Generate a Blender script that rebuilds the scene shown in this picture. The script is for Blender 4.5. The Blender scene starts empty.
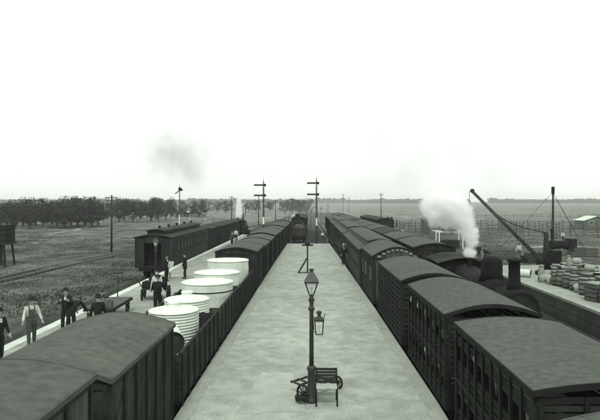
import bpy, bmesh, math, random
from mathutils import Vector, Matrix, Euler, noise
random.seed(7)
R = math.radians
PI = math.pi
sc = bpy.context.scene
COL = sc.collection
# ------------------------------------------------------------------ camera, sky, sun, exposure
CAM_Z, FPX, VX, VY = 6.4, 570.0, 314.0, 201.0      # eye above rail level; focal length and vanishing point in photo pixels
cd = bpy.data.cameras.new('camera'); cam = bpy.data.objects.new('camera', cd); COL.objects.link(cam)
cam.location = (0, 0, CAM_Z); cam.rotation_euler = (R(90), 0, 0)
cd.sensor_width = 36; cd.lens = 36 * FPX / 600
cd.shift_x = -(VX - 300) / 600; cd.shift_y = -(210 - VY) / 600
cd.clip_start = 0.1; cd.clip_end = 9000
sc.camera = cam
SUN_EL, SUN_AZ = 56, 182      # elevation; azimuth clockwise from +Y (the sun stands high behind the camera)
w = bpy.data.worlds.new('World'); sc.world = w; w.use_nodes = True
wn, wl = w.node_tree.nodes, w.node_tree.links
wn.clear()
wo = wn.new('ShaderNodeOutputWorld'); bg = wn.new('ShaderNodeBackground'); bg.inputs[1].default_value = 0.1
sky = wn.new('ShaderNodeTexSky'); sky.sky_type = 'NISHITA'; sky.sun_disc = False
sky.sun_elevation = R(SUN_EL); sky.sun_rotation = R(SUN_AZ); sky.dust_density = 4
bw = wn.new('ShaderNodeRGBToBW'); wl.new(sky.outputs[0], bw.inputs[0])
tc = wn.new('ShaderNodeTexCoord'); nz = wn.new('ShaderNodeTexNoise'); nz.inputs['Scale'].default_value = 2.2; nz.inputs['Detail'].default_value = 3
wl.new(tc.outputs['Generated'], nz.inputs[0])
mr = wn.new('ShaderNodeMapRange'); mr.inputs[1].default_value = .3; mr.inputs[2].default_value = .75; mr.inputs[3].default_value = 10.5; mr.inputs[4].default_value = 11.7
wl.new(nz.outputs[0], mr.inputs[0])
md = wn.new('ShaderNodeMath'); md.operation = 'MULTIPLY_ADD'; md.inputs[1].default_value = 0.10
wl.new(bw.outputs[0], md.inputs[0]); wl.new(mr.outputs[0], md.inputs[2])        # thin bright overcast over the sky
cc = wn.new('ShaderNodeCombineColor')
for i, k in enumerate((.95, 1.0, .945)):
    m_ = wn.new('ShaderNodeMath'); m_.operation = 'MULTIPLY'; m_.inputs[1].default_value = k
    wl.new(md.outputs[0], m_.inputs[0]); wl.new(m_.outputs[0], cc.inputs[i])
wl.new(cc.outputs[0], bg.inputs[0]); wl.new(bg.outputs[0], wo.inputs[0])
sd = bpy.data.lights.new('sun', 'SUN'); so = bpy.data.objects.new('sun', sd); COL.objects.link(so)
sd.energy = 1.8; sd.angle = R(8); sd.color = (1, .985, .95)
az, el = R(SUN_AZ), R(SUN_EL)
sdir = Vector((math.sin(az) * math.cos(el), math.cos(az) * math.cos(el), math.sin(el)))
so.rotation_euler = sdir.to_track_quat('Z', 'Y').to_euler()
sc.view_settings.view_transform = 'Standard'; sc.view_settings.look = 'None'
sc.view_settings.gamma = 1; sc.view_settings.use_curve_mapping = False; sc.view_settings.exposure = 0.0
sc.cycles.max_bounces = 12; sc.cycles.diffuse_bounces = 3; sc.cycles.volume_bounces = 10
sc.cycles.use_denoising = True
sc.cycles.volume_step_rate = 1.0; sc.cycles.volume_max_steps = 128

# ------------------------------------------------------------------ materials
def tint(v): return (v * .895, v * 1.0, v * .87, 1)
def mat(name, v, var=.35, scale=1.0, rough=.85, bump=.0, bscale=None, planks=None, psp=.15, pdark=.45, spec=.08, fine=0.0, metal=0, streak=0, detail=6):
    """planks: None, 'xy' (upright boards), 'z' (level boards), 'diag'"""
    m = bpy.data.materials.new(name); m.use_nodes = True
    n, l = m.node_tree.nodes, m.node_tree.links
    b = n['Principled BSDF']; b.inputs['Roughness'].default_value = rough; b.inputs['Metallic'].default_value = metal
    b.inputs['Specular IOR Level'].default_value = spec
    geo = n.new('ShaderNodeNewGeometry')
    def noi(s, d=detail, stretch=None, dis=0):
        t = n.new('ShaderNodeTexNoise'); t.inputs['Scale'].default_value = s; t.inputs['Detail'].default_value = d; t.inputs['Distortion'].default_value = dis
        if stretch:
            mp = n.new('ShaderNodeVectorMath'); mp.operation = 'MULTIPLY'; mp.inputs[1].default_value = stretch
            l.new(geo.outputs['Position'], mp.inputs[0]); l.new(mp.outputs[0], t.inputs[0])
        else: l.new(geo.outputs['Position'], t.inputs[0])
        return t.outputs[0]
    def rng(x, a, c, d, e):
        q = n.new('ShaderNodeMapRange'); q.inputs[1].default_value = a; q.inputs[2].default_value = c; q.inputs[3].default_value = d; q.inputs[4].default_value = e
        l.new(x, q.inputs[0]); return q.outputs[0]
    def mul(x, y, op='MULTIPLY'):
        q = n.new('ShaderNodeMath'); q.operation = op
        for i, z in enumerate((x, y)):
            if isinstance(z, (int, float)): q.inputs[i].default_value = z
            else: l.new(z, q.inputs[i])
        return q.outputs[0]
    val = rng(noi(scale), .25, .75, 1 - var, 1 + var)
    val = mul(val, rng(noi(scale * .21, 3), .3, .7, 1 - var * .5, 1 + var * .5))
    if fine: val = mul(val, rng(noi(scale * 14, 4), .3, .7, 1 - fine, 1 + fine))
    if streak: val = mul(val, rng(noi(4, 4, (1, 1, .12)), .35, .7, 1 - streak, 1 + streak))
    hgt = None
    if planks:
        sx = n.new('ShaderNodeSeparateXYZ'); l.new(geo.outputs['Position'], sx.inputs[0])
        if planks == 'z': c = sx.outputs[2]
        else:
            c = mul(sx.outputs[0], sx.outputs[1], 'ADD')
            if planks == 'diag': c = mul(c, sx.outputs[2], 'SUBTRACT')
        c = mul(c, 1 / psp)
        fr = mul(c, 0, 'FRACT'); fl = mul(c, 0, 'FLOOR')
        wh = n.new('ShaderNodeTexWhiteNoise'); wh.noise_dimensions = '1D'; l.new(fl, wh.inputs[1])
        val = mul(val, rng(wh.outputs[0], 0, 1, .78, 1.22))
        gap = rng(fr, 0, .16, 0, 1)
        val = mul(val, rng(gap, 0, 1, pdark, 1))
        hgt = gap
    cm = n.new('ShaderNodeCombineColor')
    for i, k in enumerate(tint(v)[:3]): l.new(mul(val, k), cm.inputs[i])
    l.new(cm.outputs[0], b.inputs['Base Color'])
    if bump or hgt:
        bp = n.new('ShaderNodeBump'); bp.inputs['Strength'].default_value = min(1, max(bump, .5 if hgt else 0)); bp.inputs['Distance'].default_value = .02
        h = noi(bscale or scale * 8, 5)
        if hgt: h = mul(mul(h, .3), hgt, 'ADD')
        l.new(h, bp.inputs['Height']); l.new(bp.outputs[0], b.inputs['Normal'])
    return m
def plain(name, v, rough=.6, spec=.4, metal=0):
    return mat(name, v, var=.12, scale=5, rough=rough, spec=spec, metal=metal)
M = dict(
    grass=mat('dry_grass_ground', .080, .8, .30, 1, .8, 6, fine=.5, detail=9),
    yard=mat('cinder_ballast', .040, .45, .5, 1, .9, 12, fine=.5, detail=8),
    blades=mat('grass_blades', .095, .6, .25, 1, spec=.1),
    pale=mat('pale_ground', .30, .3, .8, 1, .3, fine=.3),
    deck=mat('platform_asphalt', .335, .24, 2.2, .95, .6, 14, fine=.34, detail=9),
    deck2=mat('platform_gravel', .30, .25, .9, .95, .6, 25, fine=.3, detail=9),
    coping=mat('whitened_coping', .58, .15, 1.6, .9, .2, fine=.1),
    coping2=mat('worn_coping_stone', .315, .16, 1.8, .9, .3, fine=.34),
    brick=mat('platform_wall_brick', .09, .3, 1, .95, .4, planks='z', psp=.085),
    steel=mat('rail_steel', .20, .3, 3, .45, spec=.5),
    sleeper=mat('timber_sleeper', .05, .4, 2, .95, .4),
    roofc=mat('canvas_van_roof', .088, .14, .5, .9, .4, 24, fine=.22, detail=8),
    roofl=mat('weathered_van_roof', .098, .24, .35, .9, .4, 24, fine=.22, detail=8),
    roofd=mat('sooty_roof', .045, .25, .9, .9, .25, 14, fine=.15),
    edge=mat('roof_edge_timber', .022, .3, 3),
    wood_d=mat('dark_van_boards', .034, .35, 1.2, .85, .3, planks='xy', psp=.15, streak=.3),
    wood_h=mat('level_van_boards', .030, .35, 1.2, .85, .3, planks='z', psp=.19, pdark=.3, streak=.3),
    wood_m=mat('grey_van_boards', .075, .3, 1.2, .85, .3, planks='xy', psp=.14, streak=.35),
    wood_g=mat('slanting_van_boards', .042, .3, 1.2, .85, .3, planks='diag', psp=.21, pdark=.55, streak=.35),
    wood_w=mat('open_wagon_boards', .050, .35, 1.4, .85, .3, planks='z', psp=.22, pdark=.5, streak=.35),
    frame=mat('painted_frame_timber', .022, .3, 3, .7, .1),
    framel=mat('weathered_stanchion', .035, .3, 3, .8, .1),
    iron=mat('black_ironwork', .015, .35, 4, .7, .1, spec=.10),
    carr=mat('varnished_carriage_side', .024, .3, 1.5, .6, .1, planks='xy', psp=.3, pdark=.7, spec=.15),
    carl=mat('pale_clerestory_panel', .17, .3, 1.5, .7),
    glass=plain('dark_window_glass', .02, .35, .2),
    boiler=mat('boiler_plate', .012, .5, 1.5, .7, .1, spec=.10),
    tank=mat('galvanised_tank', .70, .12, 1.5, .6, spec=.3, fine=.10, streak=.08),
    hollow_shade=mat('painted_hollow_shade', .05, .3, 2),  # shade inside the hollow ends, put into the colour
    wool=mat('sheep_wool', .42, .2, 9, 1, .5, 40),
    face=plain('sheep_face', .42),
    post=mat('iron_lamp_paint', .040, .25, 4, .5, .1, spec=.3),
    white=mat('white_paint', .72, .1, 3, .6),
    slat=mat('pale_bench_slats', .40, .2, 4, .7),
    timb=mat('rough_timber', .040, .35, 3, .9, .3),
    timbl=mat('weathered_timber', .10, .35, 3, .9, .3),
    leaf=mat('tree_leaves', .050, .55, .9, .9, spec=.15),
    leafd=mat('far_wood_leaves', .022, .5, .08, .9, spec=.1),
    bark=mat('tree_bark', .07, .4, 2, .95, .4),
    skin=plain('skin', .38, .6), hair=plain('hair', .03, .8), eye=plain('eyes', .02, .3),
    cloth_d=mat('dark_wool_cloth', .022, .3, 5, 1, .2), cloth_m=mat('grey_cloth', .07, .3, 5, 1, .2),
    cloth_w=mat('white_cotton', .52, .1, 6, .9, .2), leather=plain('boot_leather', .02, .5),
    roofw=mat('whitewashed_iron_roof', .62, .1, 1, .6), wall_m=mat('weatherboard_wall', .18, .2, 1, .8, planks='z', psp=.2),
    sack=mat('hessian_sacking', .34, .2, 6, 1, .4), coal=mat('coal', .02, .5, 6, .6, .8, spec=.5),
    barrel=mat('barrel_staves', .16, .4, 4, .8, .2), lid=mat('pale_tin_lid', .24, .15, 5, .5), can=mat('dull_tin', .24, .3, 4, .5),
)
g = bpy.data.materials.new('lantern_glass'); g.use_nodes = True
gb = g.node_tree.nodes['Principled BSDF']; gb.inputs['Base Color'].default_value = (.8, .86, .8, 1); gb.inputs['Roughness'].default_value = .15
gb.inputs['Alpha'].default_value = .42; M['pane'] = g

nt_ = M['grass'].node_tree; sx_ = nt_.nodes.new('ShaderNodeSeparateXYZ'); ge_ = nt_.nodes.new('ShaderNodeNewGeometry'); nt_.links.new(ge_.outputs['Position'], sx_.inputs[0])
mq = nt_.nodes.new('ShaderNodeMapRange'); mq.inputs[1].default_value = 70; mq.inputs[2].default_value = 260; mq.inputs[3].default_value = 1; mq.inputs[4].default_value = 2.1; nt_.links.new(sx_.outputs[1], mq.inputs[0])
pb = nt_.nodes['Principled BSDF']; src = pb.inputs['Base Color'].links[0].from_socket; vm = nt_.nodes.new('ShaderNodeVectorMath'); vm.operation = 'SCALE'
nt_.links.new(src, vm.inputs[0]); nt_.links.new(mq.outputs[0], vm.inputs['Scale']); nt_.links.new(vm.outputs[0], pb.inputs['Base Color'])   # base colour grows paler with distance ahead
# ------------------------------------------------------------------ mesh helpers
class MB:
    def __init__(s): s.v = []; s.f = []; s.m = []; s.mi = 0
    def add(s, vs, fs):
        o = len(s.v); s.v += [tuple(v) for v in vs]; s.f += [tuple(i + o for i in f) for f in fs]; s.m += [s.mi] * len(fs); return s
    def box(s, c, d, rot=None):
        c = Vector(c); vs = []
        for x in (-.5, .5):
            for y in (-.5, .5):
                for z in (-.5, .5):
                    p = Vector((x * d[0], y * d[1], z * d[2]))
                    if rot: p.rotate(rot)
                    vs.append(p + c)
        return s.add(vs, [(0, 1, 3, 2), (4, 6, 7, 5), (0, 4, 5, 1), (2, 3, 7, 6), (0, 2, 6, 4), (1, 5, 7, 3)])
    def bb(s, x0, x1, y0, y1, z0, z1): return s.box(((x0 + x1) / 2, (y0 + y1) / 2, (z0 + z1) / 2), (x1 - x0, y1 - y0, z1 - z0))
    def beam(s, p, q, a, b=None):
        p, q = Vector(p), Vector(q); d = q - p
        return s.box((p + q) / 2, (a, b or a, d.length), d.to_track_quat('Z', 'Y').to_euler())
    def ring(s, pts, rs, n=12, caps=True, sq=None):
        pts = [Vector(p) for p in pts]; vs = []; fs = []
        prev = None
        for i, p in enumerate(pts):
            d = (pts[min(i + 1, len(pts) - 1)] - pts[max(i - 1, 0)])
            if d.length < 1e-6: d = Vector((0, 0, 1))
            d.normalize()
            if prev is None:
                u = d.orthogonal().normalized()
                if abs(d.z) > .9: u = Vector((1, 0, 0)) - d * d.x; u.normalize()
            else:
                u = prev - d * prev.dot(d); u.normalize()
            prev = u; v2 = d.cross(u); r = rs[i] if isinstance(rs, (list, tuple)) else rs
            ph = PI / 4 if n == 4 else 0
            for k in range(n):
                a = 2 * PI * k / n + ph; vs.append(p + u * math.cos(a) * r + v2 * math.sin(a) * r * (sq or 1))
        L = len(pts)
        for i in range(L - 1):
            for k in range(n):
                k2 = (k + 1) % n; fs.append((i * n + k, i * n + k2, (i + 1) * n + k2, (i + 1) * n + k))
        if caps: fs.append(tuple(reversed(range(n)))); fs.append(tuple((L - 1) * n + k for k in range(n)))
        return s.add(vs, fs)
    def lathe(s, prof, c=(0, 0, 0), n=16, caps=True):       # prof: (r, z)
        c = Vector(c); vs = []; fs = []
        for r, z in prof:
            for k in range(n):
                a = 2 * PI * k / n; vs.append(c + Vector((r * math.cos(a), r * math.sin(a), z)))
        for i in range(len(prof) - 1):
            for k in range(n):
                k2 = (k + 1) % n; fs.append((i * n + k, i * n + k2, (i + 1) * n + k2, (i + 1) * n + k))
        if caps: fs.append(tuple(reversed(range(n)))); fs.append(tuple((len(prof) - 1) * n + k for k in range(n)))
        return s.add(vs, fs)
    def prism(s, prof, y0, y1):                               # profile in x,z run along y
        n = len(prof); vs = [(x, y0, z) for x, z in prof] + [(x, y1, z) for x, z in prof]
        fs = [(k, (k + 1) % n, n + (k + 1) % n, n + k) for k in range(n)] + [tuple(reversed(range(n))), tuple(range(n, 2 * n))]
        return s.add(vs, fs)
    def ball(s, c, r, n=8, m=6, sc3=(1, 1, 1)):
        c = Vector(c); prof = [(math.sin(PI * i / m) * r + 1e-4, -math.cos(PI * i / m) * r) for i in range(m + 1)]
        o = len(s.v); s.lathe(prof, (0, 0, 0), n)
        for i in range(o, len(s.v)):
            v = s.v[i]; s.v[i] = (v[0] * sc3[0] + c.x, v[1] * sc3[1] + c.y, v[2] * sc3[2] + c.z)
        return s
    def build(s, name, mats, parent=None, smooth=False, bevel=0, loc=None):
        me = bpy.data.meshes.new(name); me.from_pydata(s.v, [], s.f)
        if not isinstance(mats, (list, tuple)): mats = [mats]
        for k in mats: me.materials.append(M[k])
        me.polygons.foreach_set('material_index', s.m)
        if smooth: 
            me.polygons.foreach_set('use_smooth', [len(p.vertices) <= 4 for p in me.polygons])
        me.update()
        bm = bmesh.new(); bm.from_mesh(me); bmesh.ops.recalc_face_normals(bm, faces=bm.faces); bm.to_mesh(me); bm.free()
        o = bpy.data.objects.new(name, me); COL.objects.link(o)
        if parent: o.parent = parent
        if loc: o.location = loc
        if bevel:
            b = o.modifiers.new('bevel', 'BEVEL'); b.width = bevel; b.segments = 1; b.limit_method = 'ANGLE'; b.angle_limit = R(50)
        return o
def thing(name, loc=(0, 0, 0), rz=0):
    o = bpy.data.objects.new(name, None); COL.objects.link(o); o.location = loc; o.rotation_euler = (0, 0, rz); return o
def tag(o, label=None, cat=None, group=None, kind=None):
    if label: o['label'] = label
    if cat: o['category'] = cat
    if group: o['group'] = group
    if kind: o['kind'] = kind
    return o
def copy_tree(o, parent=None):
    c = o.copy(); COL.objects.link(c)
    if parent: c.parent = parent; c.matrix_parent_inverse = o.matrix_parent_inverse
    for ch in list(o.children): copy_tree(ch, c)
    return c
CACHE = {}
def inst(key, maker):
    if key not in CACHE: CACHE[key] = maker(); return CACHE[key]
    return copy_tree(CACHE[key])
def at(px, py, z=0.0):                     # where a photo pixel meets height z
    Y = FPX * (CAM_Z - z) / (py - VY); return Vector(((px - VX) * Y / FPX, Y, z))
def interp(t, tab):
    if t <= tab[0][0]: return tab[0][1]
    for (a, u), (b, v) in zip(tab, tab[1:]):
        if t <= b: return u + (v - u) * (t - a) / (b - a)
    return tab[-1][1]
ORD = ['', 'nearest', 'second', 'third', 'fourth', 'fifth', 'sixth', 'seventh', 'eighth', 'ninth', 'tenth', 'eleventh', 'twelfth', 'thirteenth', 'fourteenth', 'fifteenth', 'sixteenth',
       'seventeenth', 'eighteenth', 'nineteenth', 'twentieth', 'twenty-first', 'twenty-second', 'twenty-third', 'twenty-fourth', 'twenty-fifth', 'twenty-sixth', 'twenty-seventh', 'twenty-eighth', 'twenty-ninth', 'thirtieth',
       'thirty-first', 'thirty-second', 'thirty-third', 'thirty-fourth', 'thirty-fifth', 'thirty-sixth', 'thirty-seventh', 'thirty-eighth']
PZ = 1.1                                   # platform level
# ------------------------------------------------------------------ ground
def gh(x, y):
    if -16 < x < 34 and y < 300: return -.24
    k = min(1, max(0, max(abs(x - 9) - 25, 0) / 12) if y < 300 else 1)
    return -.24 + k * (noise.noise((x * .11, y * .11, 0)) * .22 + noise.noise((x * .5, y * .5, 3)) * .07)
mb = MB(); N = 190; cs = []
for i in range(N + 1):
    u = (i / N - .42) * 2; cs.append(math.copysign(abs(u) ** 2.6, u) * 3200)
cx = []
for i in range(N + 1):
    u = i / N * 2 - 1; cx.append(math.copysign(abs(u) ** 2.6, u) * 3500)
vs = [(x, y, gh(x, y)) for y in cs for x in cx]
fs = [(j * (N + 1) + i, j * (N + 1) + i + 1, (j + 1) * (N + 1) + i + 1, (j + 1) * (N + 1) + i) for j in range(N) for i in range(N)]
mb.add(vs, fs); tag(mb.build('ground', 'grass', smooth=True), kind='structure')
mb = MB(); pts = [(-15.2, -12), (-14.8, 60), (-15.6, 100), (-13, 200), (-9, 330), (9, 330), (16, 200), (18, 110), (20, 100), (13.7, 100), (13.7, -12)]
mb.add([(x, y, -.19) for x, y in pts] + [(x, y, -.4) for x, y in pts], [tuple(range(len(pts)))] + [(k, (k + 1) % 11, 11 + (k + 1) % 11, 11 + k) for k in range(11)])
tag(mb.build('yard_ballast', 'yard'), kind='structure')

def track(pts, name='railway_track', z=0.0):
    mb = MB(); P = [Vector((x, y, 0)) for x, y in pts]
    fine = []
    for a, b in zip(P, P[1:]):
        n = max(1, int((b - a).length / 6))
        fine += [a.lerp(b, k / n) for k in range(n)]
    fine.append(P[-1])
    # rails
    for sgn in (-1, 1):
        for q in range(len(fine) - 1):
            a, b = fine[q], fine[q + 1]; d = (b - a).normalized(); nn = Vector((d.y, -d.x, 0))
            off = nn * sgn * .7175
            mb.mi = 0; mb.beam(a + off + Vector((0, 0, z - .06)), b + off + Vector((0, 0, z - .06)), .07, .12)
    mb.mi = 1; run = 0; tot = 0
    for a, b in zip(fine, fine[1:]):
        L = (b - a).length; d = (b - a).normalized(); t = (-tot) % .72
        ang = math.atan2(d.y, d.x)
        while t < L:
            c = a + d * t; mb.box((c.x, c.y, z - .155 + random.uniform(-.008, .008)), (.24, 2.3 + random.uniform(-.1, .1), .07), Euler((0, 0, ang + random.uniform(-.02, .02)))); t += .72
        tot += L
    return tag(mb.build(name, ['steel', 'sleeper']), kind='structure')
OFF = [(0, 0), (15, 0), (25, -.15), (35, -.32), (60, -.5), (100, -.75), (150, -1.6), (260, -3)]
def rx(Y): return 4.48 + interp(Y, OFF)
track([(-4.65, -10), (-4.65, 90), (-3.6, 160), (-1.5, 300)])
track([(rx(y), y) for y in (-10, 15, 25, 35, 60, 100, 150, 260)])
def rx2(Y): return 7.25 + interp(Y, [(0, 0), (40, 0), (110, -1.6), (200, -4.2), (280, -6)])
track([(rx2(y), y) for y in (-5, 40, 110, 200, 280)])
track([(11.4, -5), (11.4, 45), (10.6, 110), (6, 230)])
track([(-12.85, -10), (-12.85, 90), (-11, 150), (-5, 300)])
track([(1.9, 76), (3.0, 93), (2.2, 130), (.9, 200), (-.5, 290)])
track([(-2.4, 78), (-2.8, 97), (-2.6, 130), (-1.4, 290)])
track([(-28, 10), (-26.5, 48), (-26, 58), (-24.5, 72), (-19, 120), (-11, 200)], z=-.09)

# pale patches and worn ways in the fields
def patch(name, pts, mt, z=.03, wob=.5, res=14):
    """irregular strip following the ground, from a list of (x, y, halfwidth)"""
    mb = MB(); vs = []
    P = []
    for (a, b) in zip(pts, pts[1:]):
        for k in range(res): t = k / res; P.append([a[i] + (b[i] - a[i]) * t for i in range(3)])
    P.append(list(pts[-1]))
    for i, (x, y, h) in enumerate(P):
        d = Vector((P[min(i + 1, len(P) - 1)][0] - P[max(i - 1, 0)][0], P[min(i + 1, len(P) - 1)][1] - P[max(i - 1, 0)][1], 0)).normalized(); nn = Vector((-d.y, d.x, 0))
        for s_ in (-1, 0, 1):
            hh = h * (1 + wob * noise.noise((x * .6 + s_ * 9, y * .6, 5)))
            q = Vector((x, y, 0)) + nn * hh * s_
            vs.append((q.x, q.y, gh(q.x, q.y) + z))
    n = len(P); fs = []
    for i in range(n - 1):
        for s_ in (0, 1): fs.append((i * 3 + s_, i * 3 + s_ + 1, (i + 1) * 3 + s_ + 1, (i + 1) * 3 + s_))
    mb.add(vs, fs); return tag(mb.build(name, mt), kind='structure')
def gp(px, py, h): p = at(px, py, -.2); return (p.x, p.y, h)
patch('pale_field_strip', [gp(16, 227.2, .4), gp(24, 230.2, .7), (gp(40, 229.2, .5)), gp(48, 228.5, .3)], 'pale')  # irregular pale strips laid over the field
patch('pale_field_strip', [gp(49, 233.6, .4), gp(60, 232.4, .7), gp(78, 229.8, .5), gp(96, 224, .4)], 'pale')
patch('pale_field_strip', [gp(31, 243.2, .25), gp(38, 242.4, .55), gp(44, 242.6, .2)], 'pale')
patch('dirt_road', [gp(535, 213.2, 1.4), gp(575, 214.2, 1.6), gp(640, 215, 1.4)], 'pale')
patch('dirt_road', [gp(530, 247, .8), gp(575, 246, .8), gp(640, 250, .8)], 'pale', z=.02)
patch('dirt_road', [gp(150, 223, 1.2), gp(210, 219, 1.6), gp(300, 217, 2)], 'pale')

# grass tufts on the banks and fields
mb = MB()
def tuft(x, y, s):
    z = gh(x, y)
    for k in range(5):
        a = random.uniform(0, 2 * PI); r = random.uniform(0, .12) * s * 3; h = random.uniform(.07, .20) * s
        bx, by = x + math.cos(a) * r, y + math.sin(a) * r; wd = .03 * s + .015; t = random.uniform(0, PI)
        dx, dy = math.cos(t) * wd, math.sin(t) * wd; lx, ly = random.uniform(-.12, .12) * s, random.uniform(-.12, .12) * s
        mb.add([(bx - dx, by - dy, z - .02), (bx + dx, by + dy, z - .02), (bx + lx, by + ly, z + h)], [(0, 1, 2)])
for i in range(22000):
    Y = 18 + 90 * random.random() ** 1.4
    X = -15.4 - random.random() ** 1.1 * (Y * .62 + 8 - 15 if Y * .62 + 8 > 20 else 14)
    if noise.noise((X * .18, Y * .18, 1)) > random.uniform(-.35, .25) and not (abs(X + 26) < 1.6): tuft(X, Y, random.uniform(.5, 1.15))
for i in range(6000):
    Y = 48 + 90 * random.random(); X = random.uniform(18, .56 * Y + 6)
    if noise.noise((X * .2, Y * .2, 7)) > random.uniform(-.4, .2): tuft(X, Y, random.uniform(.5, 1.1))
tag(mb.build('grass_tufts', 'blades'), 'rough dry grass growing on the bank and the open fields', 'grass', kind='stuff')

# ------------------------------------------------------------------ platforms
def slab(name, left, right, mt, edge_mt, label=None, ew=.35, ramp=None, edges=(1, 1)):
    """left/right: lists (y, x) with same y's; edge stones 12 mm proud of the deck"""
    mb = MB(); n = len(left)
    pts = [(x, y) for y, x in left] + [(x, y) for y, x in reversed(right)]
    m = len(pts)
    zt = lambda y: PZ if not ramp or y <= ramp[0] else PZ - (y - ramp[0]) / (ramp[1] - ramp[0]) * (PZ + .2)
    mb.add([(x, y, zt(y)) for x, y in pts], [tuple(reversed(range(m)))] if not ramp else [(k, m - 1 - k, m - 2 - k, k + 1) for k in range(n - 1)])
    mb.mi = 1
    mb.add([(x, y, zt(y)) for x, y in pts] + [(x, y, -.3) for x, y in pts], [(k, (k + 1) % m, m + (k + 1) % m, m + k) for k in range(m)])
    mb.mi = 2
    for side, lst, sg in ((0, left, 1), (1, right, -1)):
        if not edges[side]: continue
        for (ya, xa), (yb, xb) in zip(lst, lst[1:]):
            L = yb - ya; k = max(1, int(L / 1.5))
            for q in range(k):
                t0, t1 = q / k, (q + 1) / k; y0, y1 = ya + L * t0 + .006, ya + L * t1 - .006
                x0, x1 = xa + (xb - xa) * t0, xa + (xb - xa) * t1; o = .03 * -sg; e = ew * sg
                a, b = zt(y0) + .012, zt(y1) + .012
                mb.add([(x0 + o, y0, a), (x0 + e, y0, a), (x1 + e, y1, b), (x1 + o, y1, b), (x0 + o, y0, a - .14), (x0 + e, y0, a - .14), (x1 + e, y1, b - .14), (x1 + o, y1, b - .14)],
                       [(0, 1, 2, 3), (4, 7, 6, 5), (0, 4, 5, 1), (1, 5, 6, 2), (2, 6, 7, 3), (3, 7, 4, 0)])
    return tag(mb.build(name, [mt, 'brick', edge_mt]), label, None, None, 'structure')
ys = [-6, 15, 28, 50, 71, 80]
pe = lambda Y: interp(Y, [(0, 3.22), (15, 3.22), (28, 2.98), (50, 2.45), (71, 1.9), (80, 1.7)])
slab('platform', [(y, interp(y, [(0, -3.37), (50, -3.37), (71, -3.3), (80, -3.2)])) for y in ys], [(y, pe(y)) for y in ys], 'deck', 'coping2', ramp=(71, 80))
slab('platform', [(-6, -11.32), (40, -11.32), (90, -11.3)], [(-6, -5.95), (40, -5.95), (90, -5.95)], 'deck2', 'coping', ew=.42, edges=(1, 0))
slab('goods_platform', [(-6, 13.6), (30, 13.6), (47, 13.4)], [(-6, 27), (30, 27), (47, 27)], 'deck2', 'coping2', ew=.5)
# old paving repair beside the lamp: a paler trapezoid of the deck itself
mb = MB(); q = [at(*p, PZ) for p in ((293, 373), (303, 402), (306, 412), (236, 414), (262, 372))]
mb.add([(p.x, p.y, PZ + .004) for p in q], [tuple(range(5))]); M['repair'] = mat('paler_asphalt_repair', .36, .16, 1.8, .95, .4, 30, fine=.2)
tag(mb.build('pavement_patch', 'repair'), kind='structure')

def crack(pts, wd=.012):
    mb = MB(); P = [at(px, py, PZ) for px, py in pts]; L = []
    for a, b in zip(P, P[1:]):
        for k in range(10): q_ = a.lerp(b, k / 10); L.append(Vector((q_.x + noise.noise((q_.x * 4, q_.y * 4, 2)) * .09, q_.y + noise.noise((q_.x * 4, q_.y * 4, 9)) * .09, 0)))
    vs = []
    for i, p_ in enumerate(L):
        d = (L[min(i + 1, len(L) - 1)] - L[max(i - 1, 0)]).normalized(); nn = Vector((-d.y, d.x, 0)) * wd * random.uniform(.5, 1.5); vs += [(p_.x - nn.x, p_.y - nn.y, PZ + .008), (p_.x + nn.x, p_.y + nn.y, PZ + .008)]
    mb.add(vs, [(2 * i, 2 * i + 1, 2 * i + 3, 2 * i + 2) for i in range(len(L) - 1)]); return tag(mb.build('pavement_crack', 'yard'), kind='structure')
crack([(238, 345), (262, 338), (300, 341)], .004)
# ------------------------------------------------------------------ rail vehicles (local: y along, rails at z = 0)
def arc(wd, ze, rise, n=10): return [(-wd / 2 + wd * k / n, ze + rise * math.sin(PI * (.08 + .84 * k / n)) - rise * math.sin(PI * .08)) for k in range(n + 1)]
def wheel_set(root, ys_, r=.46):
    for y in ys_:
        for s_ in (-1, 1):
            mb = MB(); mb.ring([(s_ * .66, y, r), (s_ * .69, y, r), (s_ * .69, y, r), (s_ * .80, y, r)], [r + .03, r + .03, r, r - .01], 20)
            mb.build('wheel', 'iron', root, smooth=True)
def running(root, w_, L, wb=None, zf=1.12):
    mb = MB()
    for s_ in (-1, 1):
        mb.bb(s_ * .98 - .06, s_ * .98 + .06, -L / 2 + .02, L / 2 - .02, zf - .26, zf - .005)
        for y in (wb or (-L * .29, L * .29)):
            mb.box((s_ * .98, y, .56), (.05, .5, .6)); mb.box((s_ * 1.04, y, .55), (.1, .24, .22)); mb.box((s_ * 1.02, y, .78), (.07, .9, .06))
    mb.bb(-1.1, 1.1, -L / 2 - .03, -L / 2 + .1, zf - .3, zf - .002); mb.bb(-1.1, 1.1, L / 2 - .1, L / 2 + .03, zf - .3, zf - .002)
    mb.box((0, -L / 2 - .12, .95), (.06, .24, .1)); mb.box((0, L / 2 + .12, .95), (.06, .24, .1))
    mb.build('underframe', 'iron', root)
    wheel_set(root, wb or (-L * .29, L * .29))
    for e in (-1, 1):
        for s_ in (-1, 1):
            mb = MB(); y = e * (L / 2 + .02)
            mb.ring([(s_ * .87, y, .98), (s_ * .87, y + e * .2, .98), (s_ * .87, y + e * .2, .98), (s_ * .87, y + e * .26, .98)], [.08, .06, .17, .17], 12); mb.build('buffer', 'iron', root)
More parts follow.
